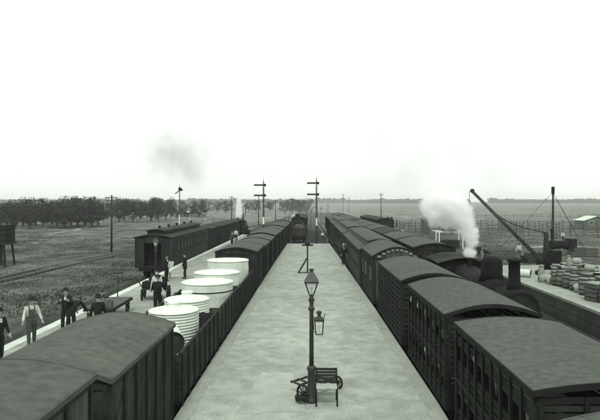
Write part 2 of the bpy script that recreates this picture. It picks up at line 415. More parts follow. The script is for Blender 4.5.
def roof_part(root, wd, L, ze, rise, mt, over=.06, parent_edge=True):
    pr = arc(wd + over * 2, ze, rise); th = .07
    mb = MB(); mb.prism(pr + [(x, z - th) for x, z in reversed(pr)], -L / 2 - over, L / 2 + over)
    o = mb.build('roof', mt, root, bevel=.012)
    # canvas hem and rain strip at both edges
    mb = MB()
    for s_ in (-1, 1):
        mb.bb(s_ * (wd / 2 + over) - .02, s_ * (wd / 2 + over) + .02, -L / 2 - over, L / 2 + over, ze - th - .015, ze - .004)
    for e in (-1, 1):
        y0 = e * (L / 2 + over)
        pr2 = [(x, z + .012) for x, z in pr]; mb.prism(pr2 + [(x, z - .095) for x, z in reversed(pr2)], y0 - .018, y0 + .018)
    mb.build('roof_edge', 'edge' if mt != 'roofl' else 'roofl', o); return o
def van(L=4.9, w_=2.4, ze=3.4, rise=.34, wood='wood_d', roof='roofc', style='plain', fm='frame'):
    def mk():
        r = thing('goods_van'); zf = 1.15; h = w_ / 2
        if style != 'sheep':
            mb = MB(); pr = arc(w_, ze - .06, rise); mb.prism(pr + [(h, zf), (-h, zf)], -L / 2, L / 2); mb.build('body', wood, r)
        fr = MB()
        for s_ in (-1, 1):
            ny = 9 if style == 'sheep' else 6
            for k in range(ny + 1):
                y = -L / 2 + .05 + (L - .1) * k / ny
                fr.box((s_ * (h + .022), y, (zf + ze - .1) / 2), (.045, .085, ze - .1 - zf))
            for z in ((zf + .05, ze - .14) if style != 'sheep' else (zf + .05, 2.28, ze - .14)): fr.box((s_ * (h + .012), 0, z), (.03, L, .11))
        for e in (-1, 1):
            for x in (-h + .06, -h * .36, h * .36, h - .06): fr.box((x, e * (L / 2 + .022), (zf + ze - .1) / 2), (.085, .045, ze - .1 - zf))
            fr.box((0, e * (L / 2 + .012), zf + .06), (w_, .03, .12)); fr.box((0, e * (L / 2 + .012), ze - .15), (w_, .03, .1))
        fr.build('framing', fm, r)
        if style == 'sheep':      # two open-slatted decks
            mb = MB()
            for s_ in (-1, 1):
                for z in (1.27, 1.42, 1.57, 2.02, 2.14, 2.42, 2.55, 2.68, 3.12, 3.24): mb.box((s_ * (h - .015), 0, z), (.028, L - .02, .10))
                for k in range(5):
                    y = -L / 2 + L * (k + .5) / 5
            for e in (-1, 1):
                for k in range(17): mb.box((0, e * (L / 2 - .015), 1.25 + k * .128), (w_ - .02, .028, .10))
            mb.build('side_slats', 'wood_h', r)
            mb = MB(); mb.bb(-h + .03, h - .03, -L / 2 + .03, L / 2 - .03, 1.13, 1.19); mb.bb(-h + .03, h - .03, -L / 2 + .03, L / 2 - .03, 2.25, 2.31)
            mb.build('deck', 'timb', r)
            mb = MB(); mb.bb(-.03, .03, -L / 2 + .04, L / 2 - .04, 1.2, 3.3); mb.build('centre_partition', 'timb', r)
        elif style == 'van':
            for s_ in (-1, 1):
                mb = MB(); mb.box((s_ * (h + .035), 0, (zf + ze) / 2 - .05), (.05, 1.5, ze - zf - .3)); d = mb.build('door', wood, r, bevel=.01)
                mb = MB(); mb.box((s_ * (h + .075), .0, 2.1), (.03, .05, .3)); mb.box((s_ * (h + .07), 0, 1.5), (.02, 1.4, .06)); mb.box((s_ * (h + .07), 0, 2.8), (.02, 1.4, .06)); mb.build('handle', 'iron', d)
        elif style == 'louvre':
            mb = MB()
            for s_ in (-1, 1):
                for k in range(11): mb.box((s_ * (h + .03), 0, zf + .16 + k * .19), (.05, L - .14, .12), Euler((0, s_ * .45, 0)))
            for e in (-1, 1):
                for k in range(11): mb.box((0, e * (L / 2 + .03), zf + .16 + k * .19), (w_ - .14, .05, .12), Euler((-e * .45, 0, 0)))
            mb.build('louvres', 'wood_h', r)
        elif style == 'brake':
            for s_ in (-1, 1):
                for y in (-L * .32, L * .1, L * .36):
                    mb = MB(); mb.box((s_ * (h + .03), y, 2.6), (.04, .42, .72)); d = mb.build('window', 'carl', r)
                    mb = MB(); mb.box((s_ * (h + .052), y, 2.6), (.012, .32, .6)); mb.build('pane', 'glass', d)
        roof_part(r, w_, L, ze, rise, roof)
        running(r, w_, L)
        return r
    return inst(('van', round(L, 2), w_, ze, rise, wood, roof, style, fm), mk)
def open_wagon(L=5.6, w_=2.4, zt=2.45):
    def mk():
        r = thing('open_wagon'); h = w_ / 2; zf = 1.15
        mb = MB()
        mb.bb(-h, h, -L / 2, L / 2, zf, zf + .08); mb.build('floor', 'timb', r)
        for s_ in (-1, 1):
            mb = MB(); mb.bb(s_ * h - .03, s_ * h + .03, -L / 2, L / 2, zf + .082, zt); mb.build('side', 'wood_w', r, bevel=.008)
            mb = MB()
            for k in range(8): mb.box((s_ * (h + .055), -L / 2 + .07 + (L - .14) * k / 7, (zf + zt) / 2 + .02), (.05, .10, zt - zf + .06))
            mb.bb(s_ * h - .04, s_ * h + .04, -L / 2, L / 2, zt + .002, zt + .035)
            mb.build('stanchions', 'frame', r)
        for e in (-1, 1):
            mb = MB(); mb.bb(-h + .032, h - .032, e * (L / 2 - .04) - .03, e * (L / 2 - .04) + .03, zf + .082, zt - .02); mb.build('end', 'wood_w', r)
            mb = MB()
            for x in (-.7, 0, .7): mb.box((x, e * (L / 2 + .02), (zf + zt) / 2), (.1, .05, zt - zf))
            mb.build('end_posts', 'frame', r)
        running(r, w_, L); return r
    return inst(('open', L), mk)
def carriage(L, w_=2.75, ze=3.45, wood='carr', clere=True, nwin=12, open_end=False, roof='roofd'):
    def mk():
        r = thing('passenger_carriage'); h = w_ / 2; zf = 1.15
        mb = MB(); pr = arc(w_, ze - .06, .3)
        yb = -L / 2 + (1.0 if open_end else 0)
        mb.prism(pr + [(h, zf - .25), (-h, zf - .25)], yb, L / 2); mb.build('body', wood, r)
        if open_end:      # end platform with a doorway between two side screens
            mb = MB(); mb.bb(-h, h, -L / 2, yb - .003, zf - .1, zf); mb.bb(-h, -h + .75, -L / 2, yb - .003, zf + .002, ze - .08); mb.bb(h - .75, h, -L / 2, yb - .003, zf + .002, ze - .08)
            mb.bb(-h + .752, h - .752, -L / 2, -L / 2 + .06, ze - .45, ze + .12); mb.build('vestibule', wood, r)
            mb = MB(); mb.bb(-.36, .36, yb - .05, yb - .004, zf + .01, zf + 2.0); d = mb.build('door', 'iron', r)
            mb = MB(); mb.bb(-.2, .2, yb - .065, yb - .052, zf + 1.1, zf + 1.75); mb.build('pane', 'glass', d)
        for s_ in (-1, 1):
            for k in range(nwin):
                y = yb + 1.6 + (L / 2 - yb - 2.6) * k / (nwin - 1)
                mb = MB(); mb.box((s_ * (h + .012), y, 2.62), (.03, .76, .80)); f = mb.build('window', 'frame', r)
                mb = MB(); mb.box((s_ * (h + .03), y, 2.62), (.012, .60, .64)); mb.build('pane', 'glass', f)
            for y in (yb + .55, L / 2 - .5):
                mb = MB(); mb.box((s_ * (h + .015), y, 2.2), (.035, .68, 2.0)); d = mb.build('door', wood, r)
                mb = MB(); mb.box((s_ * (h + .045), y + .26, 2.05), (.03, .04, .14)); mb.build('handle', 'steel', d)
            mb = MB(); mb.box((s_ * (h + .015), 0, 2.12), (.03, L - 2.4, .06)); mb.box((s_ * (h + .015), 0, 3.12), (.03, L - 2.4, .06)); mb.box((s_ * (h + .1), 0, .75), (.2, L - 2, .05)); mb.build('moulding_strips', 'frame', r)
        rf = roof_part(r, w_, L, ze, .3, roof, .1)
        if clere:
            cw = 1.35; mb = MB(); zb = ze + .12
            mb.prism([(-cw / 2, zb), (cw / 2, zb), (cw / 2, ze + .5), (-cw / 2, ze + .5)], -L / 2 + .9, L / 2 - .9); cl = mb.build('clerestory', 'carl' if clere == 'pale' else 'frame', r)
            mb = MB(); n = int(L / 1.1)
            for s_ in (-1, 1):
                for k in range(n): mb.box((s_ * (cw / 2 + .008), -L / 2 + 1.4 + (L - 2.8) * k / (n - 1), ze + .36), (.02, .7, .15))
            for x in (-.42, 0, .42):
                for e in (-1, 1): mb.box((x, e * (L / 2 - .9 + .008), ze + .36), (.3, .02, .15))
            mb.build('clerestory_lights', 'glass', cl)
            pr = arc(cw + .24, ze + .5, .16); mb = MB(); mb.prism(pr + [(x, z - .06) for x, z in reversed(pr)], -L / 2 + .75, L / 2 - .75); mb.build('upper_roof', roof, cl)
        for k in range(int(L / 3) if clere is True else 0):
            mb = MB(); y = -L / 2 + 2 + 3 * k; z0 = ze + (.64 if clere else .2); mb.lathe([(.09, 0), (.09, .1), (.15, .12), (.15, .16), (.05, .22)], (0, y, z0), 10); mb.build('roof_vent', 'iron', rf)
        running(r, w_, L, wb=(-L * .36 - 1, -L * .36 + 1, L * .36 - 1, L * .36 + 1)); return r
    return inst(('car', round(L, 2), w_, ze, wood, clere, nwin, open_end, roof), mk)
def put(o, x, y, rz, label, cat, group): o.location = (x, y, 0); o.rotation_euler = (0, 0, rz); return tag(o, label, cat, group)
def on_path(fx, y0, y1):
    a, b = fx(y0), fx(y1); return (a + b) / 2, (y0 + y1) / 2, -math.atan2(b - a, y1 - y0)

# left rake beside the platform
GL = 'wagons and vans of the long left-hand goods train'
o = van(4.25, ze=3.42, rise=.36, wood='wood_g', roof='roofl', fm='framel'); put(o, -4.65, 11.72, 0, 'grey canvas-roofed van with slanting side boards just ahead of the open wagons', 'goods van', GL)
o = van(5.2, w_=2.44, ze=3.72, rise=.3, wood='wood_m', roof='roofl', style='van', fm='framel'); put(o, -4.67, 6.2, 0, 'higher pale-sided van cut off by the bottom left edge of the picture', 'goods van', GL)
for k, (yc, nm) in enumerate(((17.45, 'open ribbed wagon carrying the two small corrugated tanks and a tipped-over drum'), (23.9, 'open ribbed wagon in the middle carrying the wide flat banded tank'), (30.0, 'open ribbed wagon next to the roofed vans, carrying the tallest tank'))):
    put(open_wagon(), -4.65, yc, 0, nm, 'open wagon', GL)
n = 10
for k in range(n):
    y0 = 34 + k * 5.4; o = van(4.7, ze=3.3 if k % 3 else 3.38, wood='wood_d', roof='roofc', style='van')
    nth = 'nearest' if k == 0 else ('farthest' if k == n - 1 else ORD[k + 1])
    put(o, -4.65, y0 + 2.35, 0, f'dark goods van with a ribbed side, {nth} of those coupled beyond the white tanks', 'goods van', GL)
# right rake against the platform
GR = 'vans and carriages of the train along the right side of the platform'
def right(o, y0, y1, label, cat='goods van'):
    x, y, rz = on_path(rx, y0, y1); return put(o, x, y, rz, label, cat, GR)
right(van(5.0, 2.32, ze=3.3, rise=.26, roof='roofl', wood='wood_d'), 2.85, 7.85, 'low roofed van whose roof just shows in the bottom right corner')
RS1 = right(van(4.75, 2.32, ze=3.58, rise=.16, roof='roofc', style='sheep'), 8.5, 13.25, 'two-deck slatted stock van nearest the bottom right, its big flat roof in full view', 'stock van')
RS2 = right(van(5.1, 2.32, ze=3.56, rise=.34, roof='roofc', style='sheep'), 14.3, 19.4, 'two-deck slatted stock van with pale sheep showing through its side', 'stock van')
right(van(6.5, 2.36, ze=3.50, rise=.36, roof='roofc', wood='wood_h', style='louvre'), 20.75, 27.3, 'van with level louvre boards and strongly arched roof ahead of the sheep vans')
o = right(van(5.4, 2.45, ze=3.58, rise=.62, roof='roofc', wood='wood_m', style='brake'), 29.2, 34.6, 'grey-sided brake van with small windows coupled behind the clerestory carriages', 'brake van')
# lettering-like row of small end panes, their lit look painted in pale colour
mb = MB()
for k in range(9): 
    x = -.92 + k * .23; mb.box((x, -2.7 - .05, 3.58 + .62 * math.cos(x * 1.2) - .30), (.17, .02, .10))
mb.build('painted_lit_panes', 'lid', o)
right(carriage(17.4, 2.6, 3.4, clere='pale', roof='roofc', nwin=13), 35.4, 52.8, 'clerestory passenger carriage nearest along the right side of the platform', 'carriage')
right(carriage(18.4, 2.6, 3.4, clere='pale', roof='roofc', nwin=13), 53.8, 72.2, 'second clerestory passenger carriage, standing near the far platform end', 'carriage')
right(carriage(17.4, 2.6, 3.4, clere='pale', roof='roofc', nwin=13), 73.2, 90.6, 'third clerestory carriage, just past the ramped end of the platform', 'carriage')
for k in range(3):
    right(van(6.5, 2.5, ze=3.45, rise=.3, roof='roofc'), 92 + 7.3 * k, 98.5 + 7.3 * k, f'dark van at the head of the right-hand train, {("nearest", "middle", "farthest")[k]} of three beyond the carriages')
# second rake, on the next track to the right
G2 = 'wagons of the train on the second track from the platform'
for k in range(13):
    y0 = 34.2 + k * 7.1; x, y, rz = on_path(rx2, y0, y0 + 6.5)
    o = van(6.5, 2.45, ze=3.62, rise=.34, roof='roofd' if k % 4 == 2 else 'roofc', wood='wood_d')
    put(o, x, y, rz, f'arch-roofed van on the second track, {"nearest to" if k == 0 else ORD[k + 1] + " from"} the steaming locomotive', 'goods van', G2)
# a short cut of vans further right
for k in range(3):
    y0 = 84 + 7.2 * k; o = van(6.5, 2.45, ze=3.62, rise=.34, roof='roofd', wood='wood_d')
    put(o, 10.4 - k * .25, y0 + 3.2, .04, f'dark roofed van standing on the track beside the stockyard, {("nearest", "middle", "farthest")[k]} of three', 'goods van', 'vans standing by the stockyards')

# left carriage and what is beyond it
GC = 'train on the outer track of the left platform'
put(carriage(16.2, 2.85, 3.5, clere=True, open_end=True, nwin=11, roof='roofd'), -12.85, 53.5, 0, 'dark clerestory carriage with an open end doorway beside the left platform', 'carriage', GC)
for k in range(4):
    put(van(6.0, 2.5, ze=3.35, rise=.25, roof='roofd', wood='wood_d'), -12.8, 65.6 + 6.7 * k, 0, f'dark van between the left carriage and the distant locomotive, {("nearest", "second", "third", "farthest")[k]} of four', 'goods van', GC)

# ------------------------------------------------------------------ locomotives (facing -y)
def loco(s=1.0):
    r = thing('steam_locomotive')
    mb = MB(); mb.ring([(0, -3.2, 2.45), (0, 3.0, 2.50)], [.72, .80], 28); mb.build('boiler', 'boiler', r, smooth=True)
    for y in (-2.2, -.3, 1.6): mb = MB(); q_ = .72 + .08 * (y + 3.2) / 6.2 + .008; z_ = 2.45 + .05 * (y + 3.2) / 6.2; mb.ring([(0, y - .03, z_), (0, y + .03, z_)], [q_, q_], 28); mb.build('boiler_band', 'iron', r)
    mb = MB(); mb.ring([(0, -4.6, 2.42), (0, -4.55, 2.42), (0, -3.21, 2.42)], [.68, .74, .76], 28); sb = mb.build('smokebox', 'boiler', r, smooth=True)
    mb = MB(); mb.ring([(0, -4.72, 2.4), (0, -4.66, 2.4), (0, -4.61, 2.4)], [.25, .54, .57], 24); mb.ring([(0, -4.85, 2.5), (0, -4.7, 2.5)], [.04, .04], 8); mb.box((0, -4.82, 2.5), (.4, .03, .05)); mb.build('smokebox_door', 'iron', sb)
    mb = MB(); mb.lathe([(.33, 3.0), (.23, 3.35), (.21, 3.6), (.21, 4.12), (.27, 4.16), (.27, 4.24), (.2, 4.26), (.17, 4.0)], (0, -3.9, 0), 20); mb.build('chimney', 'iron', r, smooth=True)
    mb = MB(); mb.lathe([(.52, 3.05), (.44, 3.35), (.44, 3.85), (.38, 4.0), (.2, 4.08), (.05, 4.1)], (0, -1.2, 0), 20); mb.build('steam_dome', 'boiler', r, smooth=True)
    mb = MB(); mb.lathe([(.16, 3.15), (.12, 3.35), (.12, 3.6), (.16, 3.64), (.04, 3.7)], (0, 2.2, 0), 12); mb.build('safety_valve', 'iron', r, smooth=True)
    mb = MB()
    for s_ in (-1, 1): mb.bb(s_ * 1.0 - .3, s_ * 1.0 + .3, -1.6, 3.4, 1.35, 2.25)
    mb.build('side_tanks', 'boiler', r, bevel=.03)
    mb = MB()
    for s_ in (-1, 1): mb.bb(s_ * 1.2 - .03, s_ * 1.2 + .03, 3.42, 6.0, 1.36, 2.5); mb.bb(s_ * 1.2 - .03, s_ * 1.2 + .03, 3.42, 3.65, 2.5, 3.35); mb.bb(s_ * 1.2 - .03, s_ * 1.2 + .03, 5.2, 6.0, 2.5, 3.35)
    mb.bb(-1.17, 1.17, 3.42, 3.48, 2.2, 3.4); mb.bb(-1.17, 1.17, 5.94, 6, 1.36, 3.4); mb.build('cab', 'boiler', r)
    pr = arc(2.6, 3.34, .34); mb = MB(); mb.prism(pr + [(x, z - .05) for x, z in reversed(pr)], 3.2, 6.3); mb.build('cab_roof', 'roofd', r)
    for s_ in (-1, 1):
        mb = MB(); mb.ring([(s_ * .65, 3.41, 2.95), (s_ * .65, 3.38, 2.95)], [.2, .2], 16); mb.build('cab_window', 'glass', r)
        mb = MB(); mb.ring([(s_ * .8, -4.95, .98), (s_ * .8, -5.2, .98), (s_ * .8, -5.2, .98), (s_ * .8, -5.28, .98)], [.1, .07, .19, .19], 14); mb.build('buffer', 'iron', r)
        for y in (-1.8, -.1, 1.6):
            mb = MB(); mb.ring([(s_ * .66, y, .66), (s_ * .8, y, .66)], [.66, .64], 24); mb.build('driving_wheel', 'iron', r)
        for y in (-3.8, 4.4):
            mb = MB(); mb.ring([(s_ * .66, y, .42), (s_ * .8, y, .42)], [.42, .41], 18); mb.build('carrying_wheel', 'iron', r)
        mb = MB(); mb.ring([(s_ * 1.02, -3.9, .75), (s_ * 1.02, -2.9, .75)], .27, 14); mb.build('cylinder_block', 'iron', r)
        mb = MB(); mb.box((s_ * .92, -.1, .6), (.05, 3.6, .1)); mb.build('side_rod', 'steel', r)
        mb = MB(); mb.ring([(s_ * .92, -3.1, 2.5), (s_ * .92, 3.2, 2.55)], .03, 6); mb.build('handrail', 'steel', r)
    mb = MB(); mb.bb(-1.28, 1.28, -4.9, 6.1, 1.26, 1.34); mb.bb(-1.0, 1.0, -4.8, 6.0, .85, 1.25); mb.build('footplate', 'iron', r)
    mb = MB(); mb.bb(-1.25, 1.25, -5.0, -4.9, .72, 1.3); mb.build('buffer_beam', 'frame', r)
    mb = MB(); mb.lathe([(.1, 0), (.11, .2), (.06, .26), (.06, .32)], (0, -4.86, 1.36), 10); mb.build('headlamp', 'lid', r)
    return r
o = inst('loco', loco); put(o, 7.45, 25.1, 0, 'black tank locomotive with tall chimney, blowing off steam beside the right-hand vans', 'locomotive', None)
o = inst('loco', loco); put(o, -12.5, 95.8, PI, 'distant black locomotive with a thin jet of steam beyond the left platform', 'locomotive', None)
o = inst('loco', loco); put(o, -2.75, 99, 0, 'far dark locomotive facing the platform end between the two signal posts', 'locomotive', None)
o = open_wagon(); put(o, -2.3, 87.5, 0, 'open wagon heaped with coal just beyond the platform end', 'open wagon', None)
mb = MB(); vs = []; nx, ny = 12, 26
for j in range(ny + 1):
    for i in range(nx + 1):
        x, y = -1.12 + 2.24 * i / nx, -2.7 + 5.4 * j / ny; e = min(1, 3 * min(i, nx - i) / nx, 6 * min(j, ny - j) / ny); vs.append((x, y, 2.0 + .75 * e + .16 * noise.noise((x * 3, y * 3, 1)) * 2))
mb.add(vs, [(j * (nx + 1) + i, j * (nx + 1) + i + 1, (j + 1) * (nx + 1) + i + 1, (j + 1) * (nx + 1) + i) for j in range(ny) for i in range(nx)])
tag(mb.build('coal_heap', 'coal', loc=(-2.3, 87.5, 0)), 'heap of coal filling the open wagon past the platform end', 'coal')
for kx, (px, py, hh) in enumerate(((285, 224, 3.4), (289, 229, 2.6), (300, 226, 5.2), (304, 231, 3.0), (311, 228, 3.8), (321, 226, 4.4), (328, 222, 5.0))):
    p = at(px, py, -.2); r = thing('yard_lamp', p); mb = MB(); mb.ring([(0, 0, 0), (0, 0, hh)], [.09, .06], 8); mb.build('post', 'iron', r)
    mb = MB(); mb.lathe([(.12, hh), (.22, hh + .3), (.26, hh + .32), (.06, hh + .55), (.05, hh + .7)], n=8); mb.build('lantern', 'post', r)
    tag(r, f'small yard lamp on a dark post beyond the platform end, {("leftmost", "second from the left", "third from the left", "fourth from the left", "fifth from the left", "second from the right", "rightmost")[kx]}', 'lamp', 'yard lamps beyond the platform')
for k in range(3):
    put(van(6.0, 2.5, ze=3.35, rise=.25, roof='roofd', wood='wood_d'), -2.7, 109 + 6.8 * k, 0, f'dark wagon behind the far middle locomotive, {("first", "second", "third")[k]} after it', 'goods van', 'wagons behind the far locomotive')

# ------------------------------------------------------------------ tanks on the open wagons
def ribbed_tank(name, loc, rad, h, ribs, label, rib_d=.014, cone=.14, grp='new white water tanks loaded on the wagons'):
    r = thing(name, loc); prof = [(rad - .02, 0)]
    nn = ribs * 6
    for i in range(nn + 1): prof.append((rad + rib_d * math.sin(2 * PI * i / 6), h * i / nn))
    mb = MB(); mb.lathe(prof, n=40); mb.build('tank_wall', 'tank', r, smooth=True)
    mb = MB(); mb.lathe([(rad + .022, h - .005), (rad + .022, h + .025), (rad - .03, h + .05), (rad * .5, h + .05 + cone * .5), (.2, h + .05 + cone), (.02, h + .055 + cone)], n=40); l_ = mb.build('tank_top', 'tank', r, smooth=True)
    if cone > .05: mb = MB(); mb.lathe([(.2, 0), (.2, .1), (.22, .1), (.2, .14), (.02, .17)], (0, 0, h + .04 + cone), 18); mb.build('hatch', 'tank', l_)
    return tag(r, label, 'water tank', grp)
def ztop(px, py, X=-4.65): Y = (X) * FPX / (px - VX); return Y, CAM_Z - (py - VY) * Y / FPX
zf = 1.23
for px, py, d, ribs, rd, lab, cone, X in (
        (174, 309, 1.62, 13, .020, 'small corrugated white tank nearest the camera in the open wagons', .12, -4.68),
        (187, 298, 1.60, 13, .020, 'small corrugated white tank with a knob on top, just behind the nearest tank', .12, -4.65)):
    Y, zt = ztop(px, py, X); ribbed_tank('corrugated_tank', (X, Y, zf), d / 2, zt - zf - .05, ribs + 3, lab, rd * .85, cone)
for px, py, d, lab, cone in (
        (207.5, 281, 2.2, 'wide smooth white tank with a dark band round it, third from the camera', .05),
        (217, 271.5, 2.14, 'wide smooth white tank low in the wagon, behind the banded one', .05),
        (228, 259.5, 2.2, 'tallest plain white tank standing against the roofed vans', .03)):
    Y, zt = ztop(px, py); h = zt - zf - .05
    o = ribbed_tank('smooth_tank', (-4.65, Y, zf), d / 2, h, 3, lab, .006, cone)
    if py == 281: mb = MB(); mb.lathe([(d / 2 + .02, h - .34), (d / 2 + .024, h - .30)], n=40); mb.build('band', 'iron', o); 
r = thing('tipped_drum', (-4.02, 16.15, 2.33), R(-28)); r.rotation_euler = (R(8), R(0), R(24))
mb = MB(); mb.ring([(0, 0, 0), (0, .9, 0)], .37, 32, caps=False); mb.ring([(0, 0, 0), (0, .04, 0)], .39, 32, caps=False); mb.build('drum_wall', 'tank', r, smooth=True)
mb = MB(); mb.ring([(0, .06, 0), (0, .1, 0)], .355, 32); mb.build('drum_shade_disc', 'hollow_shade', r)  # dark disc painted as the shade inside the open drum
tag(r, 'round drum lying on its side, dark open end outwards, beside the nearest tank', 'drum')
mb = MB()
for x in (-.35, .35): mb.bb(-4.1 + x * 1, -4.02 + x, 15.9, 17.2, 1.235, 1.96)
mb.bb(-4.5, -3.65, 15.95, 17.15, 1.97, 1.98)
tag(mb.build('packing_crate', 'timb'), 'dark timber crate under the tipped-over drum in the wagon', 'crate')

# ------------------------------------------------------------------ sheep
def skinmesh(edges_pts, root=0, sub=1, name='tmp'):
    """edges_pts: (list of (pos, radius or (rx, ry)), list of edges) -> evaluated mesh verts/faces"""
    P, E = edges_pts
    me = bpy.data.meshes.new(name); me.from_pydata([p for p, r_ in P], E, [])
    o = bpy.data.objects.new(name, me); COL.objects.link(o)
    o.modifiers.new('skin', 'SKIN')
    if not me.skin_vertices:
        bm = bmesh.new(); bm.from_mesh(me); bm.verts.layers.skin.verify(); bm.to_mesh(me); bm.free()
    sv = me.skin_vertices[0].data
    for i, (p, r_) in enumerate(P):
        sv[i].radius = r_ if isinstance(r_, tuple) else (r_, r_); sv[i].use_root = (i == root)
    s_ = o.modifiers.new('sub', 'SUBSURF'); s_.levels = sub; s_.render_levels = sub
    dg = bpy.context.evaluated_depsgraph_get(); ev = o.evaluated_get(dg); m2 = ev.to_mesh()
    vs_ = [tuple(v.co) for v in m2.vertices]; fs_ = [tuple(p.vertices) for p in m2.polygons]
    ev.to_mesh_clear(); bpy.data.objects.remove(o); bpy.data.meshes.remove(me)
    return vs_, fs_
def make_sheep():
    P = [((.28, 0, .62), .17), ((0, 0, .64), .20), ((-.28, 0, .62), .19), ((-.44, 0, .74), .11), ((-.54, 0, .82), .075), ((-.66, 0, .80), .045)]
    E = [(0, 1), (1, 2), (2, 3), (3, 4), (4, 5)]
    for x, b in ((.26, 0), (-.24, 2)):
        for s_ in (-1, 1):
            i = len(P); P += [((x, s_ * .11, .42), .065), ((x + (.03 if b == 0 else -.01), s_ * .11, .22), .034), ((x, s_ * .11, .03), .03)]; E += [(b, i), (i, i + 1), (i + 1, i + 2)]
    P.append(((.46, 0, .6), .05)); E.append((0, len(P) - 1))
    v, f = skinmesh((P, E), 1)
    mb = MB(); mb.add(v, f)
    mb.mi = 1; mb.ball((-.70, 0, .77), .058, 8, 6, (1.0, .8, 1.75))
    for s_ in (-1, 1): mb.ball((-.64, s_ * .085, .85), .045, 6, 5, (.5, 1.2, .45))
    return mb.build('sheep', ['wool', 'face'], smooth=True)
sheep_at = []
DK = (1.19, 2.31)
def shp(root, ly, deck, label, dx=0, ang=0):
    o = inst('sheep', make_sheep); yaw = ang
    x0 = -.47 + dx
    p = root.matrix_basis @ Vector((x0, ly, DK[deck])); o.location = p; o.rotation_euler = (0, 0, yaw); o.scale = (1.0, 1.15, 1.08)
    tag(o, label, 'sheep', 'sheep loaded in the slatted stock vans')
bpy.context.view_layer.update()
pos = ('at the far end', 'second from the far end', 'in the middle', 'second from the near end', 'at the near end')
for vi, rt in ((1, RS2), (0, RS1)):
    L = 5.1 if vi else 4.75
    for deck in (1, 0):
        for k in range(5):
            if not vi and (deck, k) not in ((1, 3), (1, 1), (0, 2)): continue
            ly = L / 2 - .55 - (L - 1.1) * k / 4 + random.uniform(-.1, .1)
            shp(rt, ly, deck, f'sheep {pos[k]} of the {"upper" if deck else "lower"} deck in the {"second" if vi else "nearest"} stock van', random.uniform(-.02, .05), random.uniform(-.5, .5))

